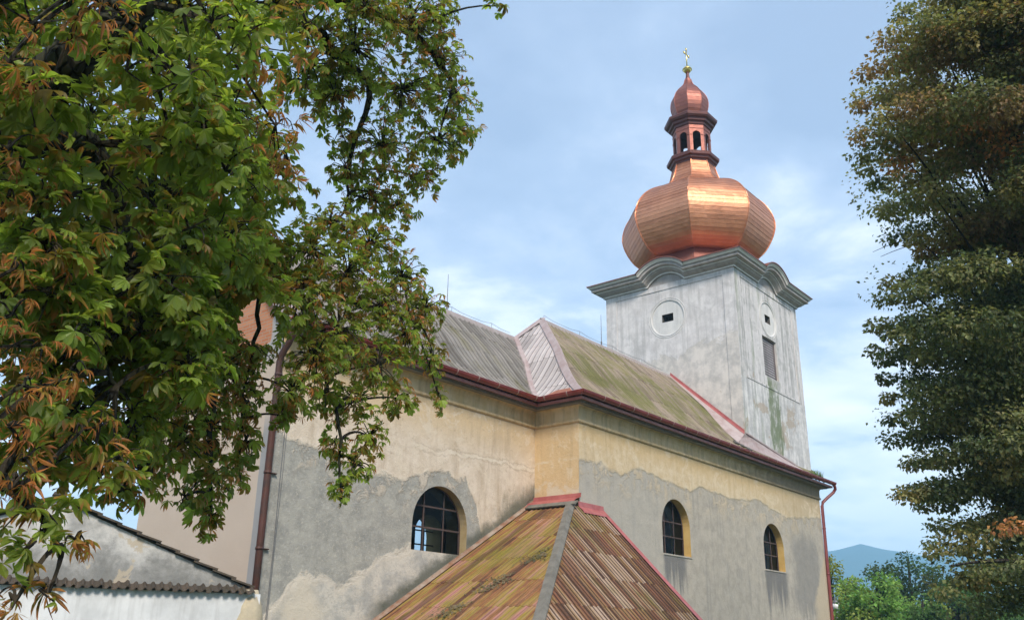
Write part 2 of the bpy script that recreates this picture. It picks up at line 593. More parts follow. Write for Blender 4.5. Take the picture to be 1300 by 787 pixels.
c = t.mix(t.mul(t.mul(t.step(Z, 7.5, 7.8), t.sub(1.0, bm_)), t.sub(1.0, t.step(Y, 17.3, 17.6))), c, (0.36, 0.35, 0.34))
h = t.add(plaster_bump(t, P), t.mul(bm_, -0.8))
t.out(c, 0.92, normal=t.bump(h, 0.35, 0.03))
M['endwall'] = m

M['reveal_ochre'] = simple_plaster('ochre reveal plaster', (0.60, 0.42, 0.16), (0.52, 0.34, 0.11), (0.30, 0.23, 0.13), 3.0, 0.4)
M['reveal_dull'] = simple_plaster('dull ochre reveal plaster', (0.40, 0.31, 0.17), (0.33, 0.24, 0.11), (0.20, 0.18, 0.14), 3.0, 0.5)
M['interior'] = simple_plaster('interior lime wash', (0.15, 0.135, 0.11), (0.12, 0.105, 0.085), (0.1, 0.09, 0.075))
m, t = mat('cornice plaster')
P = t.pos()
X, Y, Z = t.xyz(P)
n_mid = t.noise(P, 2.0, 7, 0.65)
streak = t.noise(t.scl(P, (1.8, 1.8, 0.16)), 2.6, 6, 0.62)
c = t.mix(t.step(n_mid, 0.32, 0.68), (0.70, 0.54, 0.33), (0.60, 0.43, 0.22))
c = t.mix(t.mul(t.step(streak, 0.46, 0.68), 0.45), c, (0.25, 0.185, 0.115))
far_ = t.step(t.add(X, t.mul(t.sub(n_mid, 0.5), 10.0)), 28.0, 37.0)
c = t.mix(t.mul(far_, 0.75), c, (0.17, 0.135, 0.10))
t.out(c, 0.92, normal=t.bump(plaster_bump(t, P), 0.45, 0.03))
M['cornice_plaster'] = m

# tower ----------------------------------------------------------------
m, t = mat('tower plaster')
P = t.pos()
X, Y, Z = t.xyz(P)
N = t.n('ShaderNodeNewGeometry').outputs['Normal']
nx, ny, nz = t.xyz(N)
right = t.step(t.m('ABSOLUTE', ny), 0.4, 0.6)
n_big = t.noise(P, 0.5, 6, 0.6, 0.4)
n_mid = t.noise(P, 1.9, 7, 0.68)
n_fine = t.noise(P, 11.0, 5, 0.7)
streak = t.noise(t.scl(P, (2.4, 2.4, 0.13)), 2.0, 6, 0.65)
streak2 = t.noise(t.scl(P, (4.5, 4.5, 0.2)), 2.0, 6, 0.65)
c = t.mix(t.step(n_mid, 0.32, 0.68), (0.53, 0.505, 0.495), (0.71, 0.68, 0.665))
c = t.mix(t.mul(t.step(streak, 0.46, 0.66), 0.6), c, (0.385, 0.375, 0.36))
c = t.mix(t.mul(t.step(streak2, 0.55, 0.66), 0.5), c, (0.70, 0.68, 0.65))
c = t.mix(t.mul(t.step(t.noise(P, 0.75, 8, 0.72, 0.6), 0.50, 0.66), 0.42), c, (0.36, 0.355, 0.345))
c = t.mix(t.mul(t.step(n_fine, 0.55, 0.7), 0.3), c, (0.42, 0.405, 0.385))
# lower half: rougher warmer render with a ragged upper edge
wob = t.mul(t.sub(t.noise(P, 0.9, 7, 0.66, 0.6), 0.5), 2.2)
lowm = t.sub(1.0, t.step(t.add(t.add(Z, wob), t.mul(t.sub(Y, 18.0), 0.12)), 13.4, 13.5))
lowc = t.mix(t.step(n_mid, 0.35, 0.65), (0.43, 0.41, 0.38), (0.64, 0.59, 0.53))
c = t.mix(t.mul(lowm, t.mul(t.sub(1.0, right), 0.8)), c, lowc)
lowr = t.mul(t.sub(1.0, t.step(Z, 11.95, 12.0)), right)
c = t.mix(t.mul(lowr, 0.8), c, t.mix(t.step(t.add(t.mul(streak2, 0.5), t.mul(n_mid, 0.5)), 0.40, 0.62), (0.37, 0.37, 0.365), (0.70, 0.685, 0.66)))
# dark weathering on the right face panel
dk = t.mul(t.mul(right, t.step(Z, 11.9, 12.0)), t.step(t.add(n_mid, t.mul(t.sub(streak, 0.5), 0.8)), 0.46, 0.62))
c = t.mix(t.mul(dk, 0.6), c, (0.26, 0.26, 0.245))
# exposed stone patches near the corner
pt = t.mul(t.step(t.noise(P, 0.8, 6, 0.6, 0.5), 0.565, 0.60), t.sub(1.0, t.step(Z, 12.2, 12.8)))
c = t.mix(t.mul(pt, 0.75), c, t.mix(n_fine, (0.30, 0.235, 0.17), (0.46, 0.39, 0.31)))
# algae run under the louvre and beside the lesene
gn = t.noise(t.scl(P, (3.0, 3.0, 0.9)), 1.6, 7, 0.7, 0.5)
gw = t.add(X, t.add(t.mul(t.sub(gn, 0.5), 2.0), t.mul(t.sub(streak, 0.5), 1.6)))
gm = t.mul(t.mul(t.step(gw, 35.2, 35.6), t.sub(1.0, t.step(gw, 36.3, 36.75))), t.sub(1.0, t.step(t.add(Z, gn), 12.7, 13.2)))
gm = t.mul(t.mul(gm, right), t.step(t.noise(t.scl(P, (1, 1, 0.5)), 2.2, 6, 0.7), 0.28, 0.52))
c = t.mix(t.mul(gm, 0.9), c, (0.14, 0.175, 0.09))
gm2 = t.mul(t.mul(right, t.step(t.noise(t.scl(P, (2.2, 1, 0.2)), 1.3, 5, 0.6), 0.54, 0.66)), t.sub(1.0, t.step(X, 36.8, 37.6)))
c = t.mix(t.mul(gm2, 0.45), c, (0.25, 0.285, 0.19))
h = t.add(plaster_bump(t, P), t.mul(lowm, -0.3))
t.out(c, 0.92, normal=t.bump(h, 0.5, 0.03))
M['tower'] = m
M['disc'] = simple_plaster('medallion plaster', (0.58, 0.57, 0.55), (0.68, 0.66, 0.63), (0.44, 0.43, 0.41), 2.0, 0.5)
M['stone'] = simple_plaster('grey cornice stone', (0.33, 0.30, 0.28), (0.43, 0.395, 0.37), (0.21, 0.19, 0.175), 2.5, 0.5)
M['stone_pale'] = simple_plaster('pale cornice stone', (0.66, 0.63, 0.58), (0.72, 0.69, 0.64), (0.50, 0.48, 0.44), 2.5, 0.4)


# copper ---------------------------------------------------------------
def copper(name, base, dark, rough, metal):
    m, t = mat(name)
    P = t.pos()
    a = t.attr('Col').outputs['Fac']
    n = t.noise(P, 2.2, 5, 0.6)
    n2 = t.noise(t.scl(P, (1, 1, 4)), 9.0, 4, 0.6)
    c = t.mix(t.step(t.add(t.mul(a, 0.3), t.mul(n, 0.7)), 0.15, 0.75), dark, base)
    c = t.mix(t.mul(t.step(n2, 0.5, 0.75), 0.3), c, dark)
    r = t.add(rough, t.mul(t.sub(n, 0.5), 0.25))
    t.out(c, r, metal=metal, normal=t.bump(t.add(t.noise(P, 2.6, 3, 0.5), t.mul(t.noise(t.scl(P, (1, 1, 3)), 7.0, 3, 0.5), 0.35)), 0.32, 0.06), spec=0.5)
    return m


M['copper'] = copper('new copper sheet', (0.74, 0.345, 0.195), (0.52, 0.215, 0.115), 0.46, 0.85)
M['copper_low'] = copper('red copper skirt', (0.36, 0.15, 0.11), (0.26, 0.10, 0.07), 0.5, 0.5)
M['copper_dark'] = copper('brown copper trim', (0.16, 0.06, 0.05), (0.10, 0.04, 0.035), 0.45, 0.4)
M['copper_lantern'] = copper('lantern copper', (0.36, 0.135, 0.095), (0.24, 0.09, 0.07), 0.45, 0.6)
m, t = mat('gilding')
t.out((0.95, 0.72, 0.25), 0.28, metal=1.0)
M['gold'] = m


# metal / paint ----------------------------------------------------------
def paint(name, c1, c2, rough=0.4, metal=0.0):
    m, t = mat(name)
    P = t.pos()
    n = t.noise(P, 3.0, 6, 0.65)
    t.out(t.mix(t.step(n, 0.35, 0.7), c1, c2), t.add(rough, t.mul(t.sub(n, 0.5), 0.3)), metal=metal, normal=t.bump(n, 0.08, 0.02), spec=0.5)
    return m


M['gutter'] = paint('red gutter paint', (0.19, 0.025, 0.022), (0.27, 0.05, 0.04), 0.33)
M['gutter_pink'] = paint('faded red flashing', (0.40, 0.17, 0.15), (0.30, 0.10, 0.09), 0.5)
M['flash_pink'] = paint('faded pink flashing', (0.42, 0.345, 0.33), (0.33, 0.24, 0.225), 0.7)
M['ridge'] = paint('weathered ridge capping', (0.33, 0.29, 0.27), (0.27, 0.215, 0.20), 0.7)
M['flash_red'] = paint('red lead flashing', (0.40, 0.12, 0.11), (0.30, 0.07, 0.065), 0.5)
M['bracket'] = paint('gutter bracket', (0.42, 0.30, 0.26), (0.30, 0.19, 0.16), 0.6)
M['pipe_brown'] = paint('rusty brown downpipe', (0.085, 0.026, 0.015), (0.045, 0.024, 0.018), 0.65)
M['pipe_red'] = paint('dark red downpipe', (0.17, 0.035, 0.035), (0.22, 0.05, 0.045), 0.4)
M['iron'] = paint('rusty iron glazing bar', (0.055, 0.036, 0.03), (0.09, 0.055, 0.045), 0.7)
M['board_shade'] = paint('dark eaves board and recess shade', (0.075, 0.07, 0.062), (0.13, 0.12, 0.105), 0.8)  # also colours the louvre back and peep holes as inner shade
M['paleboard'] = paint('pale eaves board', (0.27, 0.24, 0.20), (0.19, 0.17, 0.14), 0.8)
M['louvre'] = paint('weathered louvre wood', (0.40, 0.37, 0.37), (0.27, 0.25, 0.25), 0.85)
M['louvre_frame'] = paint('brown louvre frame', (0.12, 0.075, 0.065), (0.09, 0.06, 0.05), 0.8)
M['steel'] = paint('galvanised wire', (0.16, 0.16, 0.17), (0.11, 0.11, 0.12), 0.5)
M['lead'] = paint('grey hip flashing', (0.19, 0.175, 0.145), (0.115, 0.105, 0.085), 0.85)
M['rustpatch'] = paint('bare rust red metal', (0.34, 0.13, 0.075), (0.25, 0.10, 0.06), 0.8)
M['rustboard'] = paint('rusty wall flashing', (0.23, 0.115, 0.065), (0.34, 0.28, 0.22), 0.85)
M['moss'] = paint('moss and dead leaves', (0.06, 0.06, 0.022), (0.20, 0.15, 0.085), 0.95)

m, t = mat('window glass')
g1 = t.n('ShaderNodeBsdfGlossy')
g1.inputs['Roughness'].default_value = 0.04
g1.inputs[0].default_value = (0.22, 0.21, 0.20, 1)
g2 = t.n('ShaderNodeBsdfTransparent')
g2.inputs[0].default_value = (0.75, 0.82, 0.85, 1)
fr = t.n('ShaderNodeFresnel')
fr.inputs[0].default_value = 1.45
mx = t.n('ShaderNodeMixShader')
t.put(mx.inputs[0], fr.outputs[0])
t.t.links.new(g2.outputs[0], mx.inputs[1])
t.t.links.new(g1.outputs[0], mx.inputs[2])
t.t.links.new(mx.outputs[0], t.n('ShaderNodeOutputMaterial').inputs[0])
M['glass'] = m


# roofs -------------------------------------------------------------------
def roof_mat(name, cols, moss, moss_amt, streakiness, rough=0.8, rib=0.22, strip=0.35, joint=0.85, dirt_shade=(0.05, 0.042, 0.035), band=None, green=None):
    """cols: four colours picked per sheet, per rib strip and by streaks running down the slope; rib joints are darkened for grime and for rib shade"""
    m, t = mat(name)
    a = t.attr('Col')
    uv = t.attr('UVm').outputs['Vector']
    P = t.pos()
    rnd = a.outputs['Fac']
    u, v, _ = t.xyz(uv)
    ur = t.m('DIVIDE', u, rib)
    wn = t.n('ShaderNodeTexWhiteNoise', noise_dimensions='2D')
    t.put(wn.inputs['Vector'], t.vec(t.m('FLOOR', ur), t.mul(rnd, 7.0), 0.0))
    s1 = t.noise(t.vec(t.mul(u, 3.0), t.mul(v, 0.28), 0.0), 1.0, 6, 0.65)
    s2 = t.noise(t.vec(t.mul(u, 11.0), t.mul(v, 0.7), 3.0), 1.0, 6, 0.7)
    s3 = t.noise(t.vec(t.mul(u, 5.0), t.mul(v, 2.2), 9.0), 1.0, 6, 0.7)
    patch = t.noise(P, 0.6, 5, 0.6, 0.5)
    f = t.add(t.add(t.mul(t.sub(wn.outputs[0], 0.5), strip), t.mul(t.sub(s1, 0.5), streakiness)), t.add(t.mul(t.sub(patch, 0.5), 0.9 if band else 0.5), t.mul(t.sub(rnd, 0.5), 0.12)))
    f = t.add(f, 0.5)
    c = t.ramp(f, [(0.24, cols[0]), (0.43, cols[1]), (0.57, cols[2]), (0.76, cols[3])])
    c = t.mix(t.mul(t.step(s2, 0.52, 0.68), 0.5), c, cols[0])
    mo = t.step(t.add(t.noise(P, 0.45, 6, 0.65, 0.4), t.mul(t.sub(s1, 0.5), 0.6)), 0.58 - moss_amt, 0.80 - moss_amt)
    if green:
        mo = t.m('MAXIMUM', mo, t.mul(t.step(t.add(u, t.mul(t.sub(s1, 0.5), 9.0)), green[0] + 1.0, green[0] + 6.0), 0.65))
    c = t.mix(t.mul(mo, 0.8), c, t.mix(s2, moss, tuple(q * 0.5 for q in moss)))
    c = t.mix(t.mul(t.step(s3, 0.58, 0.72), 0.45), c, t.mix(rnd, cols[2], cols[3]))
    fr = t.m('FRACT', ur)
    jn = t.mul(t.step(fr, 0.66, 0.72), t.sub(1.0, t.step(fr, 0.92, 0.99)))
    jn2 = t.mul(t.step(fr, 0.54, 0.62), t.sub(1.0, t.step(fr, 0.70, 0.74)))
    c = t.mix(t.mul(jn2, t.mul(t.add(0.5, t.mul(s2, 0.8)), joint)), c, dirt_shade)  # darkens one flank of each rib: joint grime plus painted rib shade
    if band:
        bd = t.m('ABSOLUTE', t.sub(t.add(u, t.mul(t.sub(s1, 0.5), 0.5)), band))
        c = t.mix(t.mul(t.sub(1.0, t.step(bd, 0.07, 0.17)), t.add(0.35, t.mul(s2, 0.7))), c, (0.075, 0.038, 0.02))
    t.out(c, rough, normal=t.bump(t.add(t.noise(P, 6.0, 5, 0.65), t.mul(s2, 0.6)), 0.35, 0.012), spec=0.25)
    return m


M['roof_choir'] = roof_mat('grey fibre roof sheets', [(0.12, 0.105, 0.09), (0.19, 0.175, 0.155), (0.27, 0.245, 0.225), (0.21, 0.19, 0.14)], (0.155, 0.14, 0.06), 0.05, 0.55)
M['roof_nave'] = roof_mat('mossy brown roof sheets', [(0.14, 0.10, 0.075), (0.23, 0.185, 0.135), (0.31, 0.245, 0.195), (0.21, 0.185, 0.08)], (0.17, 0.175, 0.04), 0.16, 0.6, green=(30.0, 38.5))
M['roof_hip'] = roof_mat('pale hip roof sheets', [(0.28, 0.25, 0.24), (0.42, 0.38, 0.365), (0.52, 0.475, 0.46), (0.46, 0.40, 0.385)], (0.28, 0.25, 0.19), -0.3, 0.4)
M['annex_left'] = roof_mat('orange and moss annex sheets', [(0.10, 0.045, 0.025), (0.27, 0.115, 0.05), (0.27, 0.205, 0.035), (0.38, 0.18, 0.145)], (0.23, 0.205, 0.025), 0.05, 1.7, rib=0.17, strip=0.4, joint=0.4, band=15.85)
M['annex_right'] = roof_mat('brown streaked annex sheets', [(0.10, 0.05, 0.028), (0.22, 0.095, 0.052), (0.26, 0.16, 0.065), (0.40, 0.29, 0.215)], (0.22, 0.19, 0.045), 0.09, 0.5, rib=0.17, strip=0.75, joint=0.95, dirt_shade=(0.035, 0.02, 0.015))
M['tile'] = roof_mat('old dark clay tiles', [(0.045, 0.036, 0.026), (0.07, 0.056, 0.042), (0.10, 0.075, 0.055), (0.06, 0.052, 0.035)], (0.05, 0.05, 0.028), 0.0, 0.5, joint=0.0)

# outbuilding plaster
m, t = mat('outbuilding gable plaster')
P = t.pos()
X, Y, Z = t.xyz(P)
n_mid = t.noise(P, 1.6, 7, 0.7, 0.3)
n_fine = t.noise(P, 9.0, 5, 0.7)
c = t.mix(t.step(n_mid, 0.34, 0.64), (0.29, 0.285, 0.27), (0.55, 0.535, 0.505))
dirt_shade = t.sub(1.0, t.step(t.add(Z, t.mul(t.sub(n_mid, 0.5), 1.3)), 2.6, 3.4))
c = t.mix(t.mul(dirt_shade, 0.8), c, t.mix(n_fine, (0.10, 0.10, 0.09), (0.24, 0.24, 0.225)))
pp = t.step(t.noise(P, 1.3, 5, 0.6, 0.4), 0.60, 0.63)
c = t.mix(t.mul(pp, 0.8), c, (0.45, 0.38, 0.28))
t.out(c, 0.92, normal=t.bump(plaster_bump(t, P), 0.5, 0.03))
M['gable'] = m
M['whitewash'] = simple_plaster('whitewashed wall', (0.52, 0.53, 0.53), (0.70, 0.71, 0.71), (0.40, 0.40, 0.39), 1.3, 0.5)
M['rubble'] = simple_plaster('crumbling plaster', (0.42, 0.36, 0.26), (0.55, 0.47, 0.32), (0.27, 0.25, 0.2), 4.0, 0.5)

# ================================================================== SETTING
m, t = mat('grass ground')
P = t.pos()
t.out(t.mix(t.noise(P, 0.8, 6, 0.7), (0.05, 0.075, 0.022), (0.10, 0.11, 0.04)), 0.95, normal=t.bump(t.noise(P, 14, 4, 0.7), 0.6, 0.05))
mb = MB()
g = [-2650, -300, -60, -30, -15, -5, 0, 5, 10, 15, 20, 25, 30, 40, 60, 90, 300, 2650]
k = len(g)
hz = lambda x, y: 0.0 if max(abs(x), abs(y)) > 100 else 0.05 * math.sin(x * 0.7) * math.sin(y * 0.53)
mb.add([(x, y, hz(x, y)) for y in g for x in g], [(j * k + i, j * k + i + 1, (j + 1) * k + i + 1, (j + 1) * k + i) for j in range(k - 1) for i in range(k - 1)])
gr_ = mb.build('ground', m)
gr_['kind'] = 'structure'

# ================================================================== CHURCH
church = thing('church', (25.0, 15.0, 0.0), 'old plastered baroque church with red gutters and a copper onion domed bell tower', 'church')
PATH_END = YN

W1 = arch(16.2 - X0, 18.24 - X0, 3.76, 5.45, 24)
W2 = arch(25.73 - XB, 27.54 - XB, 4.38, 6.16, 24)
W3 = arch(33.22 - XB, 35.06 - XB, 4.40, 6.16, 24)
TH = 0.75

# nave walls
mb = MB()
slab(mb, (XB, YB, 0), (1, 0, 0), (0, -1, 0), [(0, 0), (XE - XB, 0), (XE - XB, 8.3), (0, 8.3)], [W2, W3], TH, 0, 1, 2)
slab(mb, (XB, YA + 0.1, 0), (0, -1, 0), (-1, 0, 0), [(0, 0), (YA + 0.1 - YB, 0), (YA + 0.1 - YB, 8.3), (0, 8.3)], [], TH, 0, 1, 2)
slab(mb, (XE, YB, 0), (0, 1, 0), (1, 0, 0), [(0, 0), (YN - YB, 0), (YN - YB, 8.3), (0, 8.3)], [], TH, 0, 1, 2)
FN = [arch(XE - 28.0, XE - 26.4, 4.4, 6.2), arch(XE - 36.0, XE - 34.4, 4.4, 6.2)]
slab(mb, (XE, YN, 0), (-1, 0, 0), (0, 1, 0), [(0, 0), (XE - 22.9, 0), (XE - 22.9, 8.3), (0, 8.3)], FN, TH, 0, 1, 2)
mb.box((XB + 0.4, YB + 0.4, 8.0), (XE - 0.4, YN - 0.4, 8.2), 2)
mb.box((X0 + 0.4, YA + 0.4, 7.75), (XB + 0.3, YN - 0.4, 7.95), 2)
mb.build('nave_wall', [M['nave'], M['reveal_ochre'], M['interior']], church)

# choir walls
mb = MB()
slab(mb, (X0, YA, 0), (1, 0, 0), (0, -1, 0), [(0, 0), (XB - X0 + 0.02, 0), (XB - X0 + 0.02, 8.3), (0, 8.3)], [W1], TH, 0, 1, 2)
FC = [arch(22.9 - 22.05, 22.9 - 20.75, 4.15, 5.5)]
slab(mb, (22.9, YN, 0), (-1, 0, 0), (0, 1, 0), [(0, 0), (22.9 - X0, 0), (22.9 - X0, 8.3), (0, 8.3)], FC, TH, 0, 1, 2)
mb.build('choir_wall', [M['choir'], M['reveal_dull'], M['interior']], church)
mb = MB()
ms_ = (ZRA - EZ) / (YRA - (YA - EO))
slab(mb, (X0, YN, 0), (0, -1, 0), (-1, 0, 0), [(0, 0), (YN - YA, 0), (YN - YA, EZ + ms_ * EO - 0.12), (YN - YRA, ZRA - 0.12), (0, 8.75)], [], TH, 0, 0, 1)
mb.build('gable_wall', [M['endwall'], M['interior']], church)

# moulded eaves cornice (coved), eaves boards, gutter
WALLP = [(X0, YA), (XB, YA), (XB, YB), (XE, YB), (XE, YN)]
mb = MB()
sweep(mb, WALLP, [(-0.05, ZM - 0.06), (0.035, ZM - 0.05), (0.06, ZM - 0.02), (0.06, ZM + 0.035), (0.025, ZM + 0.05), (0.025, ZM + 0.26), (0.035, ZM + 0.35), (0.065, ZM + 0.41), (0.11, ZM + 0.44), (0.13, ZM + 0.44), (0.13, ZM + 0.50), (-0.05, ZM + 0.50)])
mb.build('eaves_moulding', M['cornice_plaster'], church)
mb = MB()
sweep(mb, WALLP, [(0.10, ZM + 0.447), (0.30, ZM + 0.447), (0.30, ZM + 0.48), (0.10, ZM + 0.48)], 1)
sweep(mb, WALLP, [(0.08, ZM + 0.483), (0.40, ZM + 0.483), (0.40, ZM + 0.60), (0.08, ZM + 0.60)], 0)
mb.build('eaves_board', [M['board_shade'], M['paleboard']], church)
mb = MB()
sweep(mb, WALLP, [(0.405, ZM + 0.50), (0.47, ZM + 0.495), (0.475, ZM + 0.575), (0.405, ZM + 0.585)])
mb.build('drip_flashing', M['gutter_pink'], church)
# gutter: half round trough with a rolled bead
gc, gz_, gr = 0.555, ZM + 0.70, 0.105
outer = [(gc + gr * math.cos(a), gz_ + gr * math.sin(a)) for a in np.linspace(PI, 2 * PI, 13)]
bead = [(gc + gr + 0.012 * math.cos(a), gz_ + 0.008 + 0.012 * math.sin(a)) for a in np.linspace(-PI / 2, PI, 6)]
inner = [(gc + (gr - 0.008) * math.cos(a), gz_ + (gr - 0.008) * math.sin(a)) for a in np.linspace(2 * PI, PI, 11)]
mb = MB()
GP = [(X0 - 0.3, YA), (XB, YA), (XB, YB), (XE + 0.5, YB)]
sweep(mb, GP, outer + bead + inner + [outer[0]])
gutter = mb.build('gutter', M['gutter'], church)
# brackets: one mesh, copied along the gutter as sub-parts
br_me = None
spots = []
for (a, b, nrm, st) in ((Vector((X0 - 0.1, YA, 0)), Vector((XB - 0.62, YA, 0)), Vector((0, -1, 0)), 0.86),
                        (Vector((XB, YA - 0.75, 0)), Vector((XB, YB - 0.2, 0)), Vector((-1, 0, 0)), 0.82),
                        (Vector((XB + 0.35, YB, 0)), Vector((XE + 0.4, YB, 0)), Vector((0, -1, 0)), 0.80)):
    L = (b - a).length
    for i in range(int(L / st) + 1):
        spots.append((a + (b - a).normalized() * (i * st + 0.1), nrm))
mb = MB()
ro = gr + 0.012
arc = [(gc + ro * math.cos(a), gz_ + ro * math.sin(a)) for a in np.linspace(PI * 1.0, 2 * PI, 9)] + [(gc + ro, gz_ + 0.03)]
vs, fs = [], []
for (o_, z_) in arc:
    for s_ in (-0.02, 0.02):
        vs.append((s_, -o_, z_))
for i in range(len(arc) - 1):
    fs.append((2 * i, 2 * i + 1, 2 * i + 3, 2 * i + 2))
mb.add(vs, fs)
me_src = None
for p, nrm in spots:
    if me_src is None:
        o = mb.build('bracket', M['bracket'], None)
        me_src = o.data
    else:
        o = bpy.data.objects.new('bracket', me_src)
        COL.objects.link(o)
    o.parent = gutter
    o.location = p - loc_of(gutter)
    o.rotation_euler = (0, 0, math.atan2(nrm.y, nrm.x) + PI / 2)

# downpipes
mb = MB()
mb.tube([(11.70, 16.07, 8.36), (11.70, 16.10, 8.18), (11.70, 16.28, 7.9), (11.70, 16.50, 7.66), (11.70, 16.55, 7.5), (11.71, 16.55, 4.0), (11.73, 16.55, 0.0)], 0.078, 12)
for z in (7.2, 5.0, 3.4, 1.5):
    mb.tube([(11.705, 16.55, z - 0.03), (11.705, 16.55, z + 0.03)], 0.088, 12)
    mb.box((11.71, 16.55, z - 0.012), (11.95, 16.64, z + 0.012))
mb.build('downpipe', M['pipe_brown'], church, True)['label'] = 'rusty brown downpipe at the choir corner'
mb = MB()
mb.tube([(XE + 0.42, YB - 0.545, 8.40), (XE + 0.55, YB - 0.545, 8.33), (XE + 0.62, YB - 0.53, 8.22), (XE + 0.58, YB - 0.44, 8.08), (XE + 0.30, YB - 0.22, 7.80), (XE + 0.12, YB - 0.10, 7.62), (XE + 0.05, YB - 0.08, 7.45), (XE - 0.08, YB - 0.08, 3.0), (XE - 0.10, YB - 0.08, 0.0)], 0.068, 12)
for z in (6.5, 4.6, 2.6):
    xx = XE + 0.05 - (7.45 - z) * 0.029
    mb.tube([(xx, YB - 0.08, z - 0.03), (xx, YB - 0.08, z + 0.03)], 0.077, 12)
mb.build('downpipe', M['pipe_red'], church, True)['label'] = 'dark red downpipe with swan neck at the nave corner'

# ------------------------------------------------------------------ windows
def window(name, a0, a1, z0, zt, o, s, n, depth, vx, rows, off):
    """arched iron window: bars mesh with a glass child"""
    o, s, n = Vector(o), Vector(s), Vector(n)
    P = lambda a, z, d: o + s * a + Vector((0, 0, z)) - n * d
    sh = arch(a0, a1, z0, zt, 24)
    c, r = (a0 + a1) / 2, (a1 - a0) / 2
    top = lambda a: zt - r + math.sqrt(max(r * r - (a - c) ** 2, 0))
    half = lambda z: r if z < zt - r else math.sqrt(max(r * r - (z - zt + r) ** 2, 0))
    mb = MB()
    b = 0.022
    for a in vx:
        mb.obox(P(a - b, z0, depth - 0.02), s * 2 * b, Vector((0, 0, top(a) - z0)), -n * 0.045)
    for z in rows:
        h = half(z)
        mb.obox(P(c - h, z - b, depth - 0.025), s * 2 * h, Vector((0, 0, 2 * b)), -n * 0.05)
    # outer frame following the arch
    k = len(sh)
    inn = [((a - c) * 0.955 + c, (z - (z0 + zt) / 2) * 0.96 + (z0 + zt) / 2) for a, z in sh]
    for d0 in (depth - 0.03,):
        vs = [P(a, z, d0) for a, z in sh] + [P(a, z, d0) for a, z in inn] + [P(a, z, d0 + 0.06) for a, z in inn]
        mb.add(vs, [(i, (i + 1) % k, k + (i + 1) % k, k + i) for i in range(k)] + [(k + i, k + (i + 1) % k, 2 * k + (i + 1) % k, 2 * k + i) for i in range(k)])
    fr_ = mb.build('window', M['iron'], church)
    mb = MB()
    xs = [a0] + list(vx) + [a1]
    zs = [z0] + list(rows) + [zt]
    for i in range(len(xs) - 1):
        for j in range(len(zs) - 1):
            pl = clip_poly(sh, xs[i], xs[i + 1], zs[j], zs[j + 1])
            if len(pl) < 3:
                continue
            tx, tz = random.uniform(-0.03, 0.03), random.uniform(-0.03, 0.03)
            mb.add([P(a, z, depth + 0.004 + tx * (a - xs[i]) + tz * (z - zs[j])) for a, z in pl], [tuple(range(len(pl)))])
    mb.build('pane', M['glass'], fr_)
    return fr_


w1 = window('window', 16.2 - X0, 18.24 - X0, 3.76, 5.45, (X0, YA, 0), (1, 0, 0), (0, -1, 0), 0.27, [16.84 - X0, 17.58 - X0], [4.38, 4.92], 0)
w2 = window('window', 25.73 - XB, 27.54 - XB, 4.38, 6.16, (XB, YB, 0), (1, 0, 0), (0, -1, 0), 0.29, [26.33 - XB, 26.93 - XB], [4.97, 5.45], 0)
w3 = window('window', 33.22 - XB, 35.06 - XB, 4.40, 6.16, (XB, YB, 0), (1, 0, 0), (0, -1, 0), 0.29, [33.83 - XB, 34.45 - XB], [4.99, 5.47], 0)
w1['label'] = 'large round headed iron window in the grey choir wall'
w2['label'] = 'iron window in the nave wall beside the annex roof'
w3['label'] = 'iron window near the far corner of the nave'
for a0, a1, z in ((25.70, 27.60, 4.38), (33.18, 35.12, 4.40)):
    mb = MB()
    mb.box((a0 + 0.04, YB - 0.022, z - 0.05), (a1 - 0.02, YB + 0.25, z - 0.003))
    mb.build('sill', M['nave'], w2 if a0 < 30 else w3)
# glazing of the far side windows, seen through the near ones
def far_bars(a0, a1, z0, zt):
    mb = MB()
    for a in (a0 + (a1 - a0) / 3, a0 + 2 * (a1 - a0) / 3):
        mb.box((a - 0.02, YN - 0.32, z0), (a + 0.02, YN - 0.28, zt - 0.05))
    for z in (z0 + 0.33 * (zt - z0), z0 + 0.66 * (zt - z0)):
        mb.box((a0, YN - 0.325, z - 0.02), (a1, YN - 0.275, z + 0.02))
    mb.build('window', M['iron'], church)
far_bars(20.75, 22.05, 4.15, 5.5)
far_bars(26.4, 28.0, 4.4, 6.2)
far_bars(34.4, 36.0, 4.4, 6.2)


# ------------------------------------------------------------------ roof sheets
def prof_(t_):
    """bellcast rafter profile, 0 at the eave, 1 at the ridge"""
    return t_ - 0.055 * math.sin(PI * min(t_ / 0.55, 1.0))


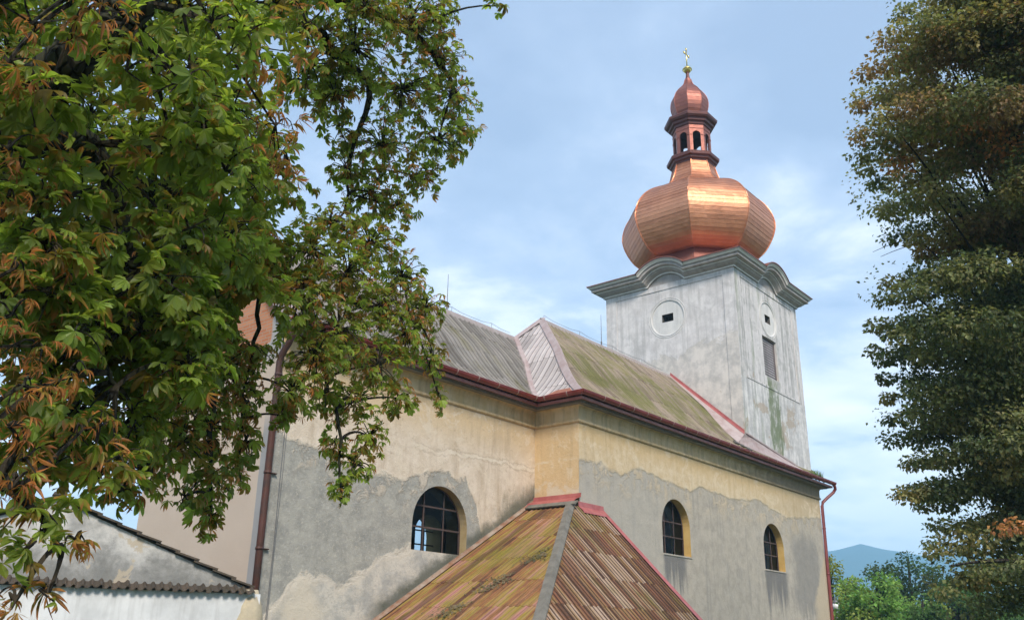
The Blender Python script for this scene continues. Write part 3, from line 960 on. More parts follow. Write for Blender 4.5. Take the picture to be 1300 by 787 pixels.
def sheets(mb, S, nrm, u0, u1, Lf, Rf, slope_len, rib=0.22, per=4, rib_h=0.03, course=1.25, mi=0, jit=0.05, lift0=0.004, lift1=0.014, seed=1):
    """overlapping ribbed roof sheets on surface S(u, t); Lf/Rf bound u at a given t"""
    rg = random.Random(seed)
    wdt = rib * per
    ncol = int((u1 - u0) / wdt) + 1
    ncrs = max(1, round(slope_len / course))
    offs = []
    for q in range(per):
        b = q * rib
        offs += [(b, 0.0), (b + rib * 0.62, 0.0), (b + rib * 0.72, rib_h), (b + rib * 0.90, rib_h)]
    offs.append((wdt + 0.004, 0.0))
    n = len(offs)
    for cidx in range(ncol):
        uo = u0 + cidx * wdt
        j = rg.uniform(-jit, jit)
        jt = j / slope_len
        for r in range(ncrs):
            ta = max(0.0, r / ncrs + (jt if r else 0) - (0.05 / slope_len if r else 0))
            tb = min(1.0, (r + 1) / ncrs + (jt if r < ncrs - 1 else 0))
            rows = [ta, ta + (tb - ta) * 0.33, ta + (tb - ta) * 0.67, tb]
            if uo > max(Rf(q) for q in rows) or uo + wdt < min(Lf(q) for q in rows):
                continue
            vs, uv = [], []
            tilt = rg.uniform(-0.006, 0.006)
            for q in rows:
                f = (q - ta) / max(tb - ta, 1e-6)
                lift = lift0 + (lift1 - lift0) * (1 - f) + tilt * 0.5
                lo, hi = Lf(q), Rf(q)
                for du, h in offs:
                    u = min(max(uo + du, lo), hi)
                    p = S(u, q)
                    nn = nrm
                    vs.append((p[0] + nn[0] * (h + lift), p[1] + nn[1] * (h + lift), p[2] + nn[2] * (h + lift)))
                    uv.append((u, q * slope_len))
            fs = []
            for a in range(3):
                for b in range(n - 1):
                    fs.append((a * n + b, a * n + b + 1, (a + 1) * n + b + 1, (a + 1) * n + b))
            # lower edge thickness
            b0 = len(vs)
            for b in range(n):
                p = vs[b]
                vs.append((p[0] - nrm[0] * 0.014, p[1] - nrm[1] * 0.014, p[2] - nrm[2] * 0.014))
                uv.append(uv[b])
            for b in range(n - 1):
                fs.append((b, b + 1, b0 + b + 1, b0 + b))
            cr = rg.random()
            mb.add(vs, fs, mi, (cr, cr, cr), uv)


YE = YB - EO
XHE = XB - EO - 0.05          # hip-end eave X
XRE = XE + 0.42               # right end of the roof
dYn = YR - YE
zr = ZR - EZ
Sf = lambda u, q: (u, YE + dYn * q, EZ + zr * prof_(q))
Lhip = lambda q: XHE + (XH - XHE) * q
nf = Vector((0, -zr, dYn)).normalized()
mb = MB()
sheets(mb, Sf, nf, XHE - 0.1, XRE, Lhip, lambda q: XRE, math.hypot(dYn, zr), seed=3)
mb.build('nave_roof', M['roof_nave'], church)
# back slope, plain sheets
mb = MB()
Sb = lambda u, q: (u, 2 * YR - YE - dYn * q, EZ + zr * prof_(q))
sheets(mb, Sb, Vector((0, zr, dYn)).normalized(), XHE - 0.1, XRE, Lhip, lambda q: XRE, math.hypot(dYn, zr), per=6, seed=4)
mb.build('nave_roof', M['roof_nave'], church)
# hip end
mb = MB()
Sh = lambda u, q: (XHE + (XH - XHE) * q, u, EZ + zr * prof_(q))
sheets(mb, Sh, Vector((-zr, 0, XH - XHE)).normalized(), YE - 0.02, 2 * YR - YE, lambda q: YE + dYn * q, lambda q: 2 * YR - YE - dYn * q, math.hypot(XH - XHE, zr), course=0.8, jit=0.12, seed=5)
mb.build('hip_roof', M['roof_hip'], church)
# choir
YEA = YA - EO
zra = ZRA - EZ
dYa = YRA - YEA
Sc = lambda u, q: (u, YEA + dYa * q, EZ + zra * prof_(q))


def Xvalley(q):
    z = EZ + zra * prof_(q)
    lo, hi = 0.0, 1.0
    for _ in range(30):
        mid = (lo + hi) / 2
        if EZ + zr * prof_(mid) < z:
            lo = mid
        else:
            hi = mid
    return XHE + (XH - XHE) * lo


XCE = X0 - 0.12
mb = MB()
sheets(mb, Sc, Vector((0, -zra, dYa)).normalized(), XCE, 24.0, lambda q: XCE, Xvalley, math.hypot(dYa, zra), jit=0.12, course=1.0, seed=6)
Scb = lambda u, q: (u, 2 * YRA - YEA - dYa * q, EZ + zra * prof_(q))
sheets(mb, Scb, Vector((0, zra, dYa)).normalized(), XCE, 24.0, lambda q: XCE, Xvalley, math.hypot(dYa, zra), per=6, seed=7)
mb.build('choir_roof', M['roof_choir'], church)


def ribbon(mb, rows, mi=0):
    """rows of equal length point lists -> sheet"""
    k = len(rows[0])
    vs = [p for r in rows for p in r]
    mb.add(vs, [(i * k + j, i * k + j + 1, (i + 1) * k + j + 1, (i + 1) * k + j) for i in range(len(rows) - 1) for j in range(k - 1)], mi)


def lift(p, d): return (p[0] + d[0], p[1] + d[1], p[2] + d[2])


# hip capping
nh = Vector((-zr, 0, XH - XHE)).normalized()
mb = MB()
rows = []
for q in np.linspace(0.0, 1.0, 14):
    u = Lhip(q)
    a = lift(Sh(YE + dYn * q + 0.17, q), nh * 0.06)
    c_ = lift(Sf(u, q), (-0.03, -0.03, 0.10))
    b = lift(Sf(u + 0.15, q), nf * 0.06)
    rows.append([lift(a, -nh * 0.05), a, c_, b, lift(b, -nf * 0.05)])
ribbon(mb, rows)
rows = []
for q in np.linspace(0.0, 1.0, 4):
    u = Lhip(q)
    a = lift(Sh(2 * YR - YE - dYn * q - 0.22, q), nh * 0.06)
    c_ = lift(Sb(u, q), (-0.03, 0.03, 0.10))
    b = lift(Sb(u + 0.20, q), (0, 0.03, 0.06))
    rows.append([a, c_, b])
ribbon(mb, rows)
mb.build('hip_flashing', M['flash_pink'], church)
# ridge cappings
mb = MB()
def ridge(x0, x1, y, z):
    pr = [(-0.20, -0.19), (-0.15, -0.08), (0.0, 0.075), (0.15, -0.08), (0.20, -0.19)]
    rows = [[(x, y + a, z + b) for a, b in pr] for x in np.linspace(x0, x1, 10)]
    ribbon(mb, rows)
ridge(XH - 0.1, TX + 0.02, YR, ZR)
ridge(XCE, Xvalley(1.0) + 0.15, YRA, ZRA)
mb.build('ridge_capping', M['ridge'], church)
# valley gutter between choir and hip end
mb = MB()
rows = []
nc = Vector((0, -zra, dYa)).normalized()
for q in np.linspace(0.0, 1.0, 12):
    xv = Xvalley(q)
    p = Sc(xv, q)
    a = lift(Sc(xv - 0.14, q), nc * 0.055)
    q2 = (xv - XHE) / (XH - XHE)
    b = lift(Sh(p[1] - 0.14, q2), nh * 0.055)
    c_ = lift(p, (nc + nh) * 0.05)
    rows.append([lift(a, -nc * 0.05), a, c_, b, lift(b, -nh * 0.05)])
ribbon(mb, rows)
mb.build('valley_flashing', M['flash_pink'], church)
# gable verge board and verge sheet of the choir roof
mb = MB()
rows = [[lift(Sc(XCE - 0.05, q), (0, 0, -0.20)), lift(Sc(XCE - 0.05, q), (0, 0, -0.02)), lift(Sc(XCE - 0.05, q), (0, 0, 0.085)), lift(Sc(XCE + 0.3, q), (0, 0, 0.085))] for q in np.linspace(0, 1, 10)]
ribbon(mb, rows)
rows = [[lift(Scb(XCE - 0.05, q), (0, 0, -0.20)), lift(Scb(XCE - 0.05, q), (0, 0, 0.085)), lift(Scb(XCE + 0.3, q), (0, 0, 0.085))] for q in np.linspace(0, 1, 10)]
ribbon(mb, rows)
mb.build('verge_flashing', M['flash_pink'], church)
# slates laid bare at the foot of the hip
mb = MB()
rows = []
for q in np.linspace(0.015, 0.075, 3):
    rows.append([lift(Sh(y, q), nh * 0.075) for y in np.linspace(YE + dYn * q + 0.25, YE + dYn * q + 0.25 + (1.15 - 9 * q), 5)])
ribbon(mb, rows)
mb.build('flashing_patch', M['rustpatch'], church)

# ------------------------------------------------------------------ tower
tower_z = 16.72
mb = MB()
hole_sq_l = [(TCY - 0.0 - TY, 0)]
cyl, czl, cr_ = 18.52 - TY, 15.12, 0.80
circ = lambda a, z, r, n=36: [(a + r * math.cos(q), z + r * math.sin(q)) for q in np.linspace(0, 2 * PI, n, endpoint=False)]
# left face: a runs along -Y from the far edge so that outward is -X
FL = lambda y: (TY + TW) - y
slab(mb, (TX, TY + TW, 0), (0, -1, 0), (-1, 0, 0), [(0, 8.25), (TW, 8.25), (TW, tower_z), (0, tower_z)], [circ(FL(18.52), czl, cr_)], 0.05, 0, 0, back=False)
LV = [(35.33 - TX, 12.52), (36.76 - TX, 12.52), (36.76 - TX, 14.33), (35.33 - TX, 14.33)]
slab(mb, (TX, TY, 0), (1, 0, 0), (0, -1, 0), [(0, 8.25), (TW, 8.25), (TW, tower_z), (0, tower_z)], [circ(36.12 - TX, 15.25, 0.76), LV], 0.05, 0, 0, back=False)
slab(mb, (TX + TW, TY, 0), (0, 1, 0), (1, 0, 0), [(0, 8.25), (TW, 8.25), (TW, tower_z), (0, tower_z)], [], 0.05, 0, 0, back=False)
slab(mb, (TX + TW, TY + TW, 0), (-1, 0, 0), (0, 1, 0), [(0, 8.25), (TW, 8.25), (TW, tower_z), (0, tower_z)], [], 0.05, 0, 0, back=False)
# louvre reveal; dark back panel stands in for shade inside the tower
k = 4
mb.add([(TX + a, TY, z) for a, z in LV] + [(TX + a, TY + 0.45, z) for a, z in LV], [(i, (i + 1) % k, k + (i + 1) % k, k + i) for i in range(k)])
mb.add([(TX + a, TY + 0.45, z) for a, z in LV], [(0, 1, 2, 3)], 1)
# lesenes and top band, 3 cm proud
E_ = 0.03
def strip_l(y0, y1, z0, z1):
    mb.box((TX - E_, y0, z0), (TX + 0.02, y1, z1))
def strip_r(x0, x1, z0, z1, e=E_):
    mb.box((x0, TY - e, z0), (x1, TY + 0.02, z1))
strip_l(TY + 0.022, TY + 0.50, 9.0, 16.45)
strip_l(TY + TW - 0.55, TY + TW, 9.0, 16.45)
strip_l(TY + 0.022, TY + TW, 16.453, tower_z)
strip_r(TX - E_, TX + 0.52, 8.45, 16.45)
strip_r(TX + TW - 0.55, TX + TW, 8.5, 16.45)
strip_r(TX - E_, TX + TW, 16.453, tower_z)
strip_r(TX + 0.523, TX + TW - 0.553, 11.97, 12.07, 0.05)
strip_r(TX + 0.523, TX + TW - 0.553, 8.5, 11.967)
mb.build('tower_wall', [M['tower'], M['board_shade']], church)

# medallions: sunk discs with a square peep hole, its inside coloured dark as shade
def medallion(o, s, n, r, hw, hh):
    o, s, n = Vector(o), Vector(s), Vector(n)
    mb = MB()
    sq = [(-hw, -hh), (hw, -hh), (hw, hh), (-hw, hh)]
    P = lambda a, z, d: o + s * a + Vector((0, 0, z)) - n * d
    vs, fs = cdt(circ(0, 0, r + 0.01), [sq])
    mb.add([P(a, z, 0.025) for a, z in vs], fs, 0)
    mb.add([P(a, z, 0.025) for a, z in sq] + [P(a, z, 0.55) for a, z in sq], [(i, (i + 1) % 4, 4 + (i + 1) % 4, 4 + i) for i in range(4)], 1)
    mb.add([P(a, z, 0.55) for a, z in sq], [(0, 1, 2, 3)], 1)
    n_ = 36
    pr = [(r - 0.01, 0.05), (r - 0.005, -0.008), (r + 0.045, -0.02), (r + 0.05, 0.004), (r + 0.10, 0.004), (r + 0.105, -0.014), (r + 0.13, -0.014), (r + 0.135, 0.01)]
    vs, fs = [], []
    for q in range(n_):
        a = 2 * PI * q / n_
        for rr, d in pr:
            vs.append(P(rr * math.cos(a), rr * math.sin(a), d))
    kk = len(pr)
    for q in range(n_):
        for j in range(kk - 1):
            fs.append((q * kk + j, q * kk + j + 1, ((q + 1) % n_) * kk + j + 1, ((q + 1) % n_) * kk + j))
    mb.add(vs, fs, 0)
    return mb.build('medallion', [M['disc'], M['board_shade']], church)
medallion((TX, 18.52, czl), (0, -1, 0), (-1, 0, 0), cr_, 0.28, 0.18)
medallion((36.12, TY, 15.25), (1, 0, 0), (0, -1, 0), 0.76, 0.27, 0.19)

# louvred shutter
mb = MB()
mb.box((35.335, TY + 0.10, 12.53), (35.40, TY + 0.18, 14.325), 1)
mb.box((36.69, TY + 0.10, 12.53), (36.755, TY + 0.18, 14.325), 1)
mb.box((35.403, TY + 0.10, 14.26), (36.687, TY + 0.18, 14.325), 1)
for i in range(15):
    z = 12.55 + i * 0.115
    mb.obox((35.403, TY + 0.11, z), (1.284, 0, 0), (0, 0.05, 0.105), (0, -0.012, 0.006), 0)
mb.build('louvre_shutter', [M['louvre'], M['louvre_frame']], church)

# tower cornice with a segmental hood on every face
PRF = [(0.0, -0.02), (0.10, 0.0), (0.10, 0.06), (0.16, 0.10), (0.24, 0.13), (0.30, 0.20), (0.34, 0.21), (0.34, 0.26), (0.50, 0.30), (0.50, 0.40), (0.56, 0.43), (0.60, 0.50), (0.64, 0.51), (0.64, 0.56), (0.0, 0.62)]
PMI = [0, 1, 0, 0, 0, 0, 1, 0, 0, 0, 1, 1, 0, 0]
ZC = 16.70
AW, AH = 0.92, 0.46
Rarc = (AW ** 2 + AH ** 2) / (2 * AH)


def face_path(L):
    """points (s, z, miter normal) along a face of length L with a raised arc in the middle"""
    c_ = L / 2
    pts = [(0, ZC), (c_ - AW, ZC)]
    th = math.asin(AW / Rarc)
    for a in np.linspace(-th, th, 15)[1:-1]:
        pts.append((c_ + Rarc * math.sin(a), ZC + AH - Rarc + Rarc * math.cos(a)))
    pts += [(c_ + AW, ZC), (L, ZC)]
    res = []
    for i, p in enumerate(pts):
        a = Vector(pts[max(i - 1, 0)])
        b = Vector(p)
        c2 = Vector(pts[min(i + 1, len(pts) - 1)])
        d0 = (b - a).normalized() if i else (c2 - b).normalized()
        d1 = (c2 - b).normalized() if i < len(pts) - 1 else d0
        n0, n1 = Vector((-d0.y, d0.x)), Vector((-d1.y, d1.x))
        mv = n0 + n1
        mv = mv / mv.dot(n0)
        res.append((b, mv))
    return res


def cornice_face(mb, o, s, n):
    o, s, n = Vector(o), Vector(s), Vector(n)
    fp = face_path(TW)
    rings = []
    for i, (b, mv) in enumerate(fp):
        ring = []
        for out, hgt in PRF:
            sx = b.x + mv.x * hgt
            if i == 0:
                sx = b.x - out
            if i == len(fp) - 1:
                sx = b.x + out
            ring.append(o + s * sx + n * out + Vector((0, 0, b.y + mv.y * hgt)))
        rings.append(ring)
    kk = len(PRF)
    vs = [p for r in rings for p in r]
    for j in range(kk - 1):
        fs = [(i * kk + j, (i + 1) * kk + j, (i + 1) * kk + j + 1, i * kk + j + 1) for i in range(len(rings) - 1)]
        mb.add(vs, fs, PMI[j])
    # tympanum under the hood
    loop = [(b.x, b.y) for b, mv in fp[1:-1]]
    mb.add([o + s * a + Vector((0, 0, z - 0.01)) + n * 0.012 for a, z in loop], [tuple(range(len(loop)))], 0)
mb = MB()
FACES = [((TX, TY + TW, 0), (0, -1, 0), (-1, 0, 0)), ((TX, TY, 0), (1, 0, 0), (0, -1, 0)), ((TX + TW, TY, 0), (0, 1, 0), (1, 0, 0)), ((TX + TW, TY + TW, 0), (-1, 0, 0), (0, 1, 0))]
for f in FACES:
    cornice_face(mb, *f)
mb.build('tower_cornice', [M['stone'], M['stone_pale']], church)

# copper skirt over the cornice, with little barrel roofs over the hoods and a lip
mb = MB()
zt_ = ZC + 0.565
ov = 0.66
oc = lambda r, z: [(TCX + r * math.cos(R(22.5 + 45 * q)), TCY + r * math.sin(R(22.5 + 45 * q)), z) for q in range(8)]
sq = []
hw = TW / 2 + ov
rb = 2.95
ZSK = 17.48
oct_ = oc(rb, ZSK)
corner = [(TCX + hw, TCY + hw, zt_), (TCX - hw, TCY + hw, zt_), (TCX - hw, TCY - hw, zt_), (TCX + hw, TCY - hw, zt_)]
vs = corner + oct_
sk = (ZSK - zt_) / (hw - rb * math.cos(R(22.5)))          # slope of the skirt
ha = rb * math.sin(R(22.5))
mb.add(vs, [(0, 4, 11), (1, 6, 7), (1, 7, 6), (2, 8, 9), (3, 10, 11)][:0], 0)
for f in FACES:
    o, s, n = map(Vector, f)
    c_ = TW / 2
    P = lambda a, inn: o + s * a + n * (ov - inn) + Vector((0, 0, zt_ + sk * inn))
    top_arc = [(b.x + mv.x * 0.585, b.y + mv.y * 0.585 - ZC - 0.565) for b, mv in face_path(TW)[1:-1]]
    notch = [(top_arc[0][0], 0.0), (top_arc[0][0], ov - 0.02), (top_arc[-1][0], ov - 0.02), (top_arc[-1][0], 0.0)]
    ring_ = [(-ov, 0.0)] + notch + [(TW + ov, 0.0), (c_ + ha, (ZSK - zt_) / sk), (c_ - ha, (ZSK - zt_) / sk)]
    vs2, fs2 = cdt(ring_, [])
    mb.add([P(a, q) for a, q in vs2], fs2, 0)
    # corner triangle between this face and the next
    t1 = (TCX, TCY, 0)
    e1 = P(c_ + ha, (ZSK - zt_) / sk)
    cn = P(TW + ov, 0.0)
    n2 = s
    e2 = Vector((TCX, TCY, ZSK)) + n2 * (rb * math.cos(R(22.5))) + n * ha
    mb.add([cn, e1, e2], [(0, 1, 2)], 0)
    rows = [[o + s * a + n * 0.675 + Vector((0, 0, ZC + 0.565 + h_ - 0.02)), o + s * a + n * 0.675 + Vector((0, 0, ZC + 0.565 + h_ + 0.02)), o + s * a + n * (-0.42) + Vector((0, 0, ZC + 0.565 + max(h_ + 0.02, 0.13)))] for a, h_ in top_arc]
    ribbon(mb, rows)
    for sg in (0, 1):
        a0, a1 = ((-0.67, notch[0][0]) if sg == 0 else (notch[-1][0], TW + 0.67))
        mb.obox(o + s * a0 + n * 0.635 + Vector((0, 0, zt_ - 0.02)), s * (a1 - a0), n * 0.035, Vector((0, 0, 0.03)), 0)
octf = [(2.95, ZSK), (2.86, ZSK + 0.08), (2.62, 17.80), (2.40, 18.15), (2.22, 18.55), (2.14, 18.86)]
for (r0, z0), (r1, z1) in zip(octf, octf[1:]):
    mb.add(oc(r0, z0) + oc(r1, z1), [(q, (q + 1) % 8, 8 + (q + 1) % 8, 8 + q) for q in range(8)], 0)
mb.build('copper_skirt', M['copper_low'], church)

# onion dome: octagonal, clad in horizontal strips
def smooth_profile(pts, n=6):
    out = []
    P_ = [Vector(p) for p in pts]
    for i in range(len(P_) - 1):
        p0, p1, p2, p3 = P_[max(i - 1, 0)], P_[i], P_[i + 1], P_[min(i + 2, len(P_) - 1)]
        for q in range(n):
            t_ = q / n
            out.append(0.5 * ((2 * p1) + (p2 - p0) * t_ + (2 * p0 - 5 * p1 + 4 * p2 - p3) * t_ ** 2 + (3 * p1 - p0 - 3 * p2 + p3) * t_ ** 3))
    out.append(P_[-1])
    return out


def resample(pts, step):
    d = [0]
    for a, b in zip(pts, pts[1:]):
        d.append(d[-1] + (b - a).length)
    n = max(2, round(d[-1] / step))
    xs = np.linspace(0, d[-1], n + 1)
    return [Vector((float(np.interp(x, d, [p.x for p in pts])), float(np.interp(x, d, [p.y for p in pts])))) for x in xs]


def clad(mb, prof, step, lap=0.012, rib=0.028, seed=2):
    """octagonal cladding: strips lapped like clapboard, seams on the arrises"""
    rg = random.Random(seed)
    pr = resample(smooth_profile(prof), step)
    for i in range(len(pr) - 1):
        a, b = pr[i], pr[i + 1]
        up_ = b.y - a.y
        for q in range(8):
            t0, t1 = R(22.5 + 45 * q), R(22.5 + 45 * (q + 1))
            cuts = [0, 1] if rg.random() < 0.6 else [0, rg.uniform(0.25, 0.75), 1]
            for c0, c1 in zip(cuts, cuts[1:]):
                def pt(r_, z_, f_):
                    x0, y0 = math.cos(t0) * r_, math.sin(t0) * r_
                    x1, y1 = math.cos(t1) * r_, math.sin(t1) * r_
                    return (TCX + x0 + (x1 - x0) * f_, TCY + y0 + (y1 - y0) * f_, z_)
                cc = rg.random()
                w_ = rg.uniform(-0.003, 0.003)
                l_ = lap if up_ > 0 else -lap
                vs = [pt(a.x + lap + w_, a.y, c0), pt(a.x + lap + w_, a.y, c1), pt(b.x + w_, b.y, c1), pt(b.x + w_, b.y, c0), pt(a.x - 0.01, a.y, c0), pt(a.x - 0.01, a.y, c1)]
                mb.add(vs, [(0, 1, 2, 3), (4, 5, 1, 0)], 0, (cc, cc, cc))
    for q in range(8):
        t0 = R(22.5 + 45 * q)
        mb.tube([(TCX + (p.x + lap) * math.cos(t0), TCY + (p.x + lap) * math.sin(t0), p.y) for p in pr], rib, 6, cap=False)


mb = MB()
DOME = [(2.16, 18.70), (2.40, 18.66), (2.74, 18.76), (3.12, 19.10), (3.46, 19.70), (3.63, 20.25), (3.61, 20.68), (3.43, 21.22), (3.08, 21.70), (2.66, 22.06), (2.20, 22.32), (1.75, 22.54), (1.44, 22.76), (1.27, 23.06), (1.12, 23.5), (1.0, 24.00)]
clad(mb, DOME, 0.19)
mb.build('onion_dome', M['copper'], church)


def octring(mb, prof):
    mb.lathe((TCX, TCY, 0), prof, 8, R(22.5))


mb = MB()
octring(mb, [(0.95, 23.82), (1.05, 23.86), (1.07, 23.94), (1.16, 23.98), (1.18, 24.08), (1.29, 24.12), (1.31, 24.26), (1.25, 24.31), (1.10, 24.36), (0.5, 24.42)])
mb.build('lantern_ring', M['copper_dark'], church)
# lantern: eight arched panels
mb = MB()
RL = 0.94
ap = RL * math.cos(R(22.5))
wd = 2 * RL * math.sin(R(22.5))
for q in range(8):
    th = R(45 * q)
    n = Vector((math.cos(th), math.sin(th), 0))
    s = Vector((-n.y, n.x, 0))
    o = Vector((TCX, TCY, 24.3)) + n * ap - s * wd / 2
    slab(mb, o, s, n, [(0, 0), (wd, 0), (wd, 1.75), (0, 1.75)], [arch(wd / 2 - 0.20, wd / 2 + 0.20, 0.12, 1.28, 12)], 0.10, 0, 1, 1)
    # imposts and arch band
    for a in (0.02, wd / 2 + 0.225):
        mb.obox(o + s * a + Vector((0, 0, 1.05)) + n * 0.002, s * (wd / 2 - 0.245), n * 0.025, Vector((0, 0, 0.045)))
    mb.obox(o + s * 0.02 + Vector((0, 0, 1.42)) + n * 0.002, s * (wd - 0.04), n * 0.02, Vector((0, 0, 0.04)))
mb.lathe((TCX, TCY, 0), [(0.0, 26.02), (RL - 0.1, 26.02)], 8, R(22.5), 1)
lan = mb.build('lantern', [M['copper_lantern'], M['copper_dark']], church)
mb = MB()
octring(mb, [(0.9, 25.92), (1.00, 25.96), (1.02, 26.07), (1.13, 26.11), (1.15, 26.22), (1.26, 26.26), (1.32, 26.34), (1.34, 26.46), (1.28, 26.52), (1.0, 26.60), (0.5, 26.66)])
mb.build('lantern_ring', M['copper_dark'], church)
mb = MB()
clad(mb, [(0.60, 26.62), (0.78, 26.85), (0.91, 27.22), (0.95, 27.60), (0.88, 27.95), (0.70, 28.26), (0.48, 28.52), (0.30, 28.72), (0.20, 28.95), (0.15, 29.15)], 0.2, 0.008, 0.016, 9)
mb.build('lantern_dome', M['copper_lantern'], church)
mb = MB()
mb.lathe((TCX, TCY, 0), [(0.14, 29.1), (0.12, 29.2), (0.09, 29.35), (0.08, 29.5), (0.09, 29.52), (0.09, 29.56), (0.06, 29.58)], 12)
mb.build('spire', M['copper_dark'], church)
mb = MB()
mb.lathe((TCX, TCY, 29.74), [(0.02, -0.20), (0.10, -0.185), (0.17, -0.13), (0.205, -0.05), (0.21, -0.02), (0.245, -0.02), (0.245, 0.03), (0.21, 0.03), (0.20, 0.07), (0.16, 0.14), (0.08, 0.19), (0.03, 0.21)], 20)
mb.build('gilded_ball', M['gold'], church, True)
mb = MB()
mb.tube([(TCX, TCY, 29.9), (TCX, TCY, 31.0)], 0.03, 8)
mb.tube([(TCX - 0.24, TCY, 30.68), (TCX + 0.24, TCY, 30.68)], 0.03, 8)
for p in ((TCX - 0.24, TCY, 30.68), (TCX + 0.24, TCY, 30.68), (TCX, TCY, 31.0)):
    for d in ((0, 0, 0), (0.03, 0, 0.035), (-0.03, 0, 0.035), (0.03, 0, -0.035), (-0.03, 0, -0.035)):
        mb.lathe((p[0] + d[0], p[1], p[2] + d[2]), [(0.001, -0.035), (0.025, -0.025), (0.035, 0), (0.025, 0.025), (0.001, 0.035)], 8)
mb.build('cross', M['gold'], church, True)

# roof to tower flashing: a pink sheet filling the angle beside the wall, running on along the right face
tfl = lambda y: (y - YE) / dYn
roofz = lambda y: EZ + zr * prof_(min(max(tfl(y), 0.0), 1.0))
zwl = lambda y: ZR + 0.03 - (YR - y) / (YR - TY) * (ZR + 0.03 - 9.52)
zwr = lambda x: 9.52 - (x - TX) / (XE + 0.1 - TX) * (9.52 - 8.74)
mbp, mbr = MB(), MB()
rows, rr = [], []
for f_ in np.linspace(0, 1, 14):
    y = YR + (TY - YR) * f_
    zw = zwl(y)
    zo = roofz(y) + 0.06
    w_ = 0.28 + 0.37 * f_
    rows.append([(TX - w_ - 0.01, y, zo), (TX - w_, y, zo + 0.02), (TX - w_ * 0.5, y, (zo + zw) / 2 + 0.035), (TX - 0.06, y, zw), (TX - 0.045, y, zw + 0.02)])
    rr.append([(TX - 0.10, y, zw - 0.005), (TX - 0.085, y, zw + 0.03), (TX - 0.055, y, zw + 0.05), (TX - 0.045, y, zw + 0.17), (TX - 0.03, y, zw + 0.17)])
ribbon(mbp, rows)
ribbon(mbr, rr)
rows, rr = [], []
for f_ in np.linspace(0, 1, 14):
    x = TX - 0.06 + (XE + 0.25 - TX) * f_
    zw = zwr(x)
    yo = TY - 0.60 * f_ ** 0.6
    xo = x - 0.58 * (1 - f_) ** 2
    zo = roofz(yo) + 0.055
    rows.append([(xo, yo, zo), (xo * 0.5 + x * 0.5, (yo + TY) / 2, (zo + zw) / 2 + 0.03), (x, TY - 0.06, zw), (x, TY - 0.052, zw + 0.03)])
    rr.append([(x, TY - 0.09, zw), (x, TY - 0.058, zw + 0.02), (x, TY - 0.055, zw + 0.09)])
ribbon(mbp, rows)
ribbon(mbp, rr)
mbp.build('tower_flashing', M['flash_pink'], church)
mbr.build('tower_flashing', M['flash_red'], church)

# grass and a loose tarpaulin scrap in the gutter end
m, t = mat('blue tarpaulin')
t.out((0.06, 0.22, 0.28), 0.5)
mb = MB()
vs, fs = [], []
for i in range(7):
    for j in range(4):
        vs.append((XE - 0.75 + i * 0.17 + random.uniform(-.03, .03), YE + 0.05 + j * 0.09, 8.52 + 0.06 * math.sin(i * 2.1 + j * 1.7) + random.uniform(-.02, .02)))
for i in range(6):
    for j in range(3):
        fs.append((i * 4 + j, i * 4 + j + 1, (i + 1) * 4 + j + 1, (i + 1) * 4 + j))
mb.add(vs, fs)
o = mb.build('tarpaulin', m, None)
o['label'] = 'crumpled blue green plastic scrap lying in the gutter end below the tower'
o['category'] = 'plastic scrap'

# grass growing in the gutter end
rg = random.Random(4)
mb = MB()
for i in range(160):
    x = XE - 0.9 + rg.gauss(0, 0.28)
    y = YE + 0.12 + rg.uniform(-0.08, 0.2)
    z = EZ + 0.05
    h_ = rg.uniform(0.12, 0.42)
    a_ = rg.uniform(0, 2 * PI)
    dx, dy = math.cos(a_), math.sin(a_)
    w_ = rg.uniform(0.006, 0.014)
    ln = rg.uniform(0.2, 0.6) * h_
    p0, p1, p2 = Vector((x, y, z)), Vector((x + dx * ln * 0.4, y + dy * ln * 0.4, z + h_ * 0.65)), Vector((x + dx * ln, y + dy * ln, z + h_))
    sd_ = Vector((-dy, dx, 0)) * w_
    mb.add([p0 - sd_, p0 + sd_, p1 + sd_, p1 - sd_, p2], [(0, 1, 2, 3), (3, 2, 4)])
m, t = mat('gutter grass blade')
t.out((0.10, 0.17, 0.04), 0.7)
o = mb.build('gutter_grass', m)
o['kind'] = 'stuff'
o['label'] = 'green grass tuft growing in the gutter end below the tower'
o['category'] = 'grass'
# slipped sheet with a dark hole below the saddle
mb = MB()
for (x, q) in ((32.2, 0.10), (31.9, 0.13), (31.6, 0.155)):
    p = Vector(Sf(x, q)) + nf * 0.05
    mb.obox(p, Vector((0.34, 0.0, 0.0)), Vector((0, dYn, zr)).normalized() * 0.16, nf * 0.035)
mb.build('slipped_sheet', M['board_shade'], church)

# lightning rods and ridge wire
for (x, y, z) in ((19.77, YRA, ZRA), (27.66, YR, ZR)):
    mb = MB()
    mb.tube([(x, y, z - 0.05), (x, y, z + 0.2), (x, y, z + 0.22), (x, y, z + 1.30)], [0.03, 0.03, 0.014, 0.008], 6)
    mb.build('lightning_rod', M['steel'], church)
mb = MB()
pts = []
for i, x in enumerate(np.arange(XH + 0.1, TX - 0.2, 0.55)):
    st = i % 4 == 0
    pts.append((x, YR, ZR + (0.22 if st else 0.15)))
    if st:
        mb.tube([(x, YR, ZR), (x, YR, ZR + 0.22)], 0.008, 5)
mb.tube(pts, 0.007, 5)
pts = []
for i, x in enumerate(np.arange(X0 + 0.2, Xvalley(1.0) + 0.05, 0.5)):
    st = i % 4 == 0
    pts.append((x, YRA, ZRA + (0.22 if st else 0.15)))
    if st:
        mb.tube([(x, YRA, ZRA), (x, YRA, ZRA + 0.22)], 0.008, 5)
mb.tube(pts, 0.007, 5)
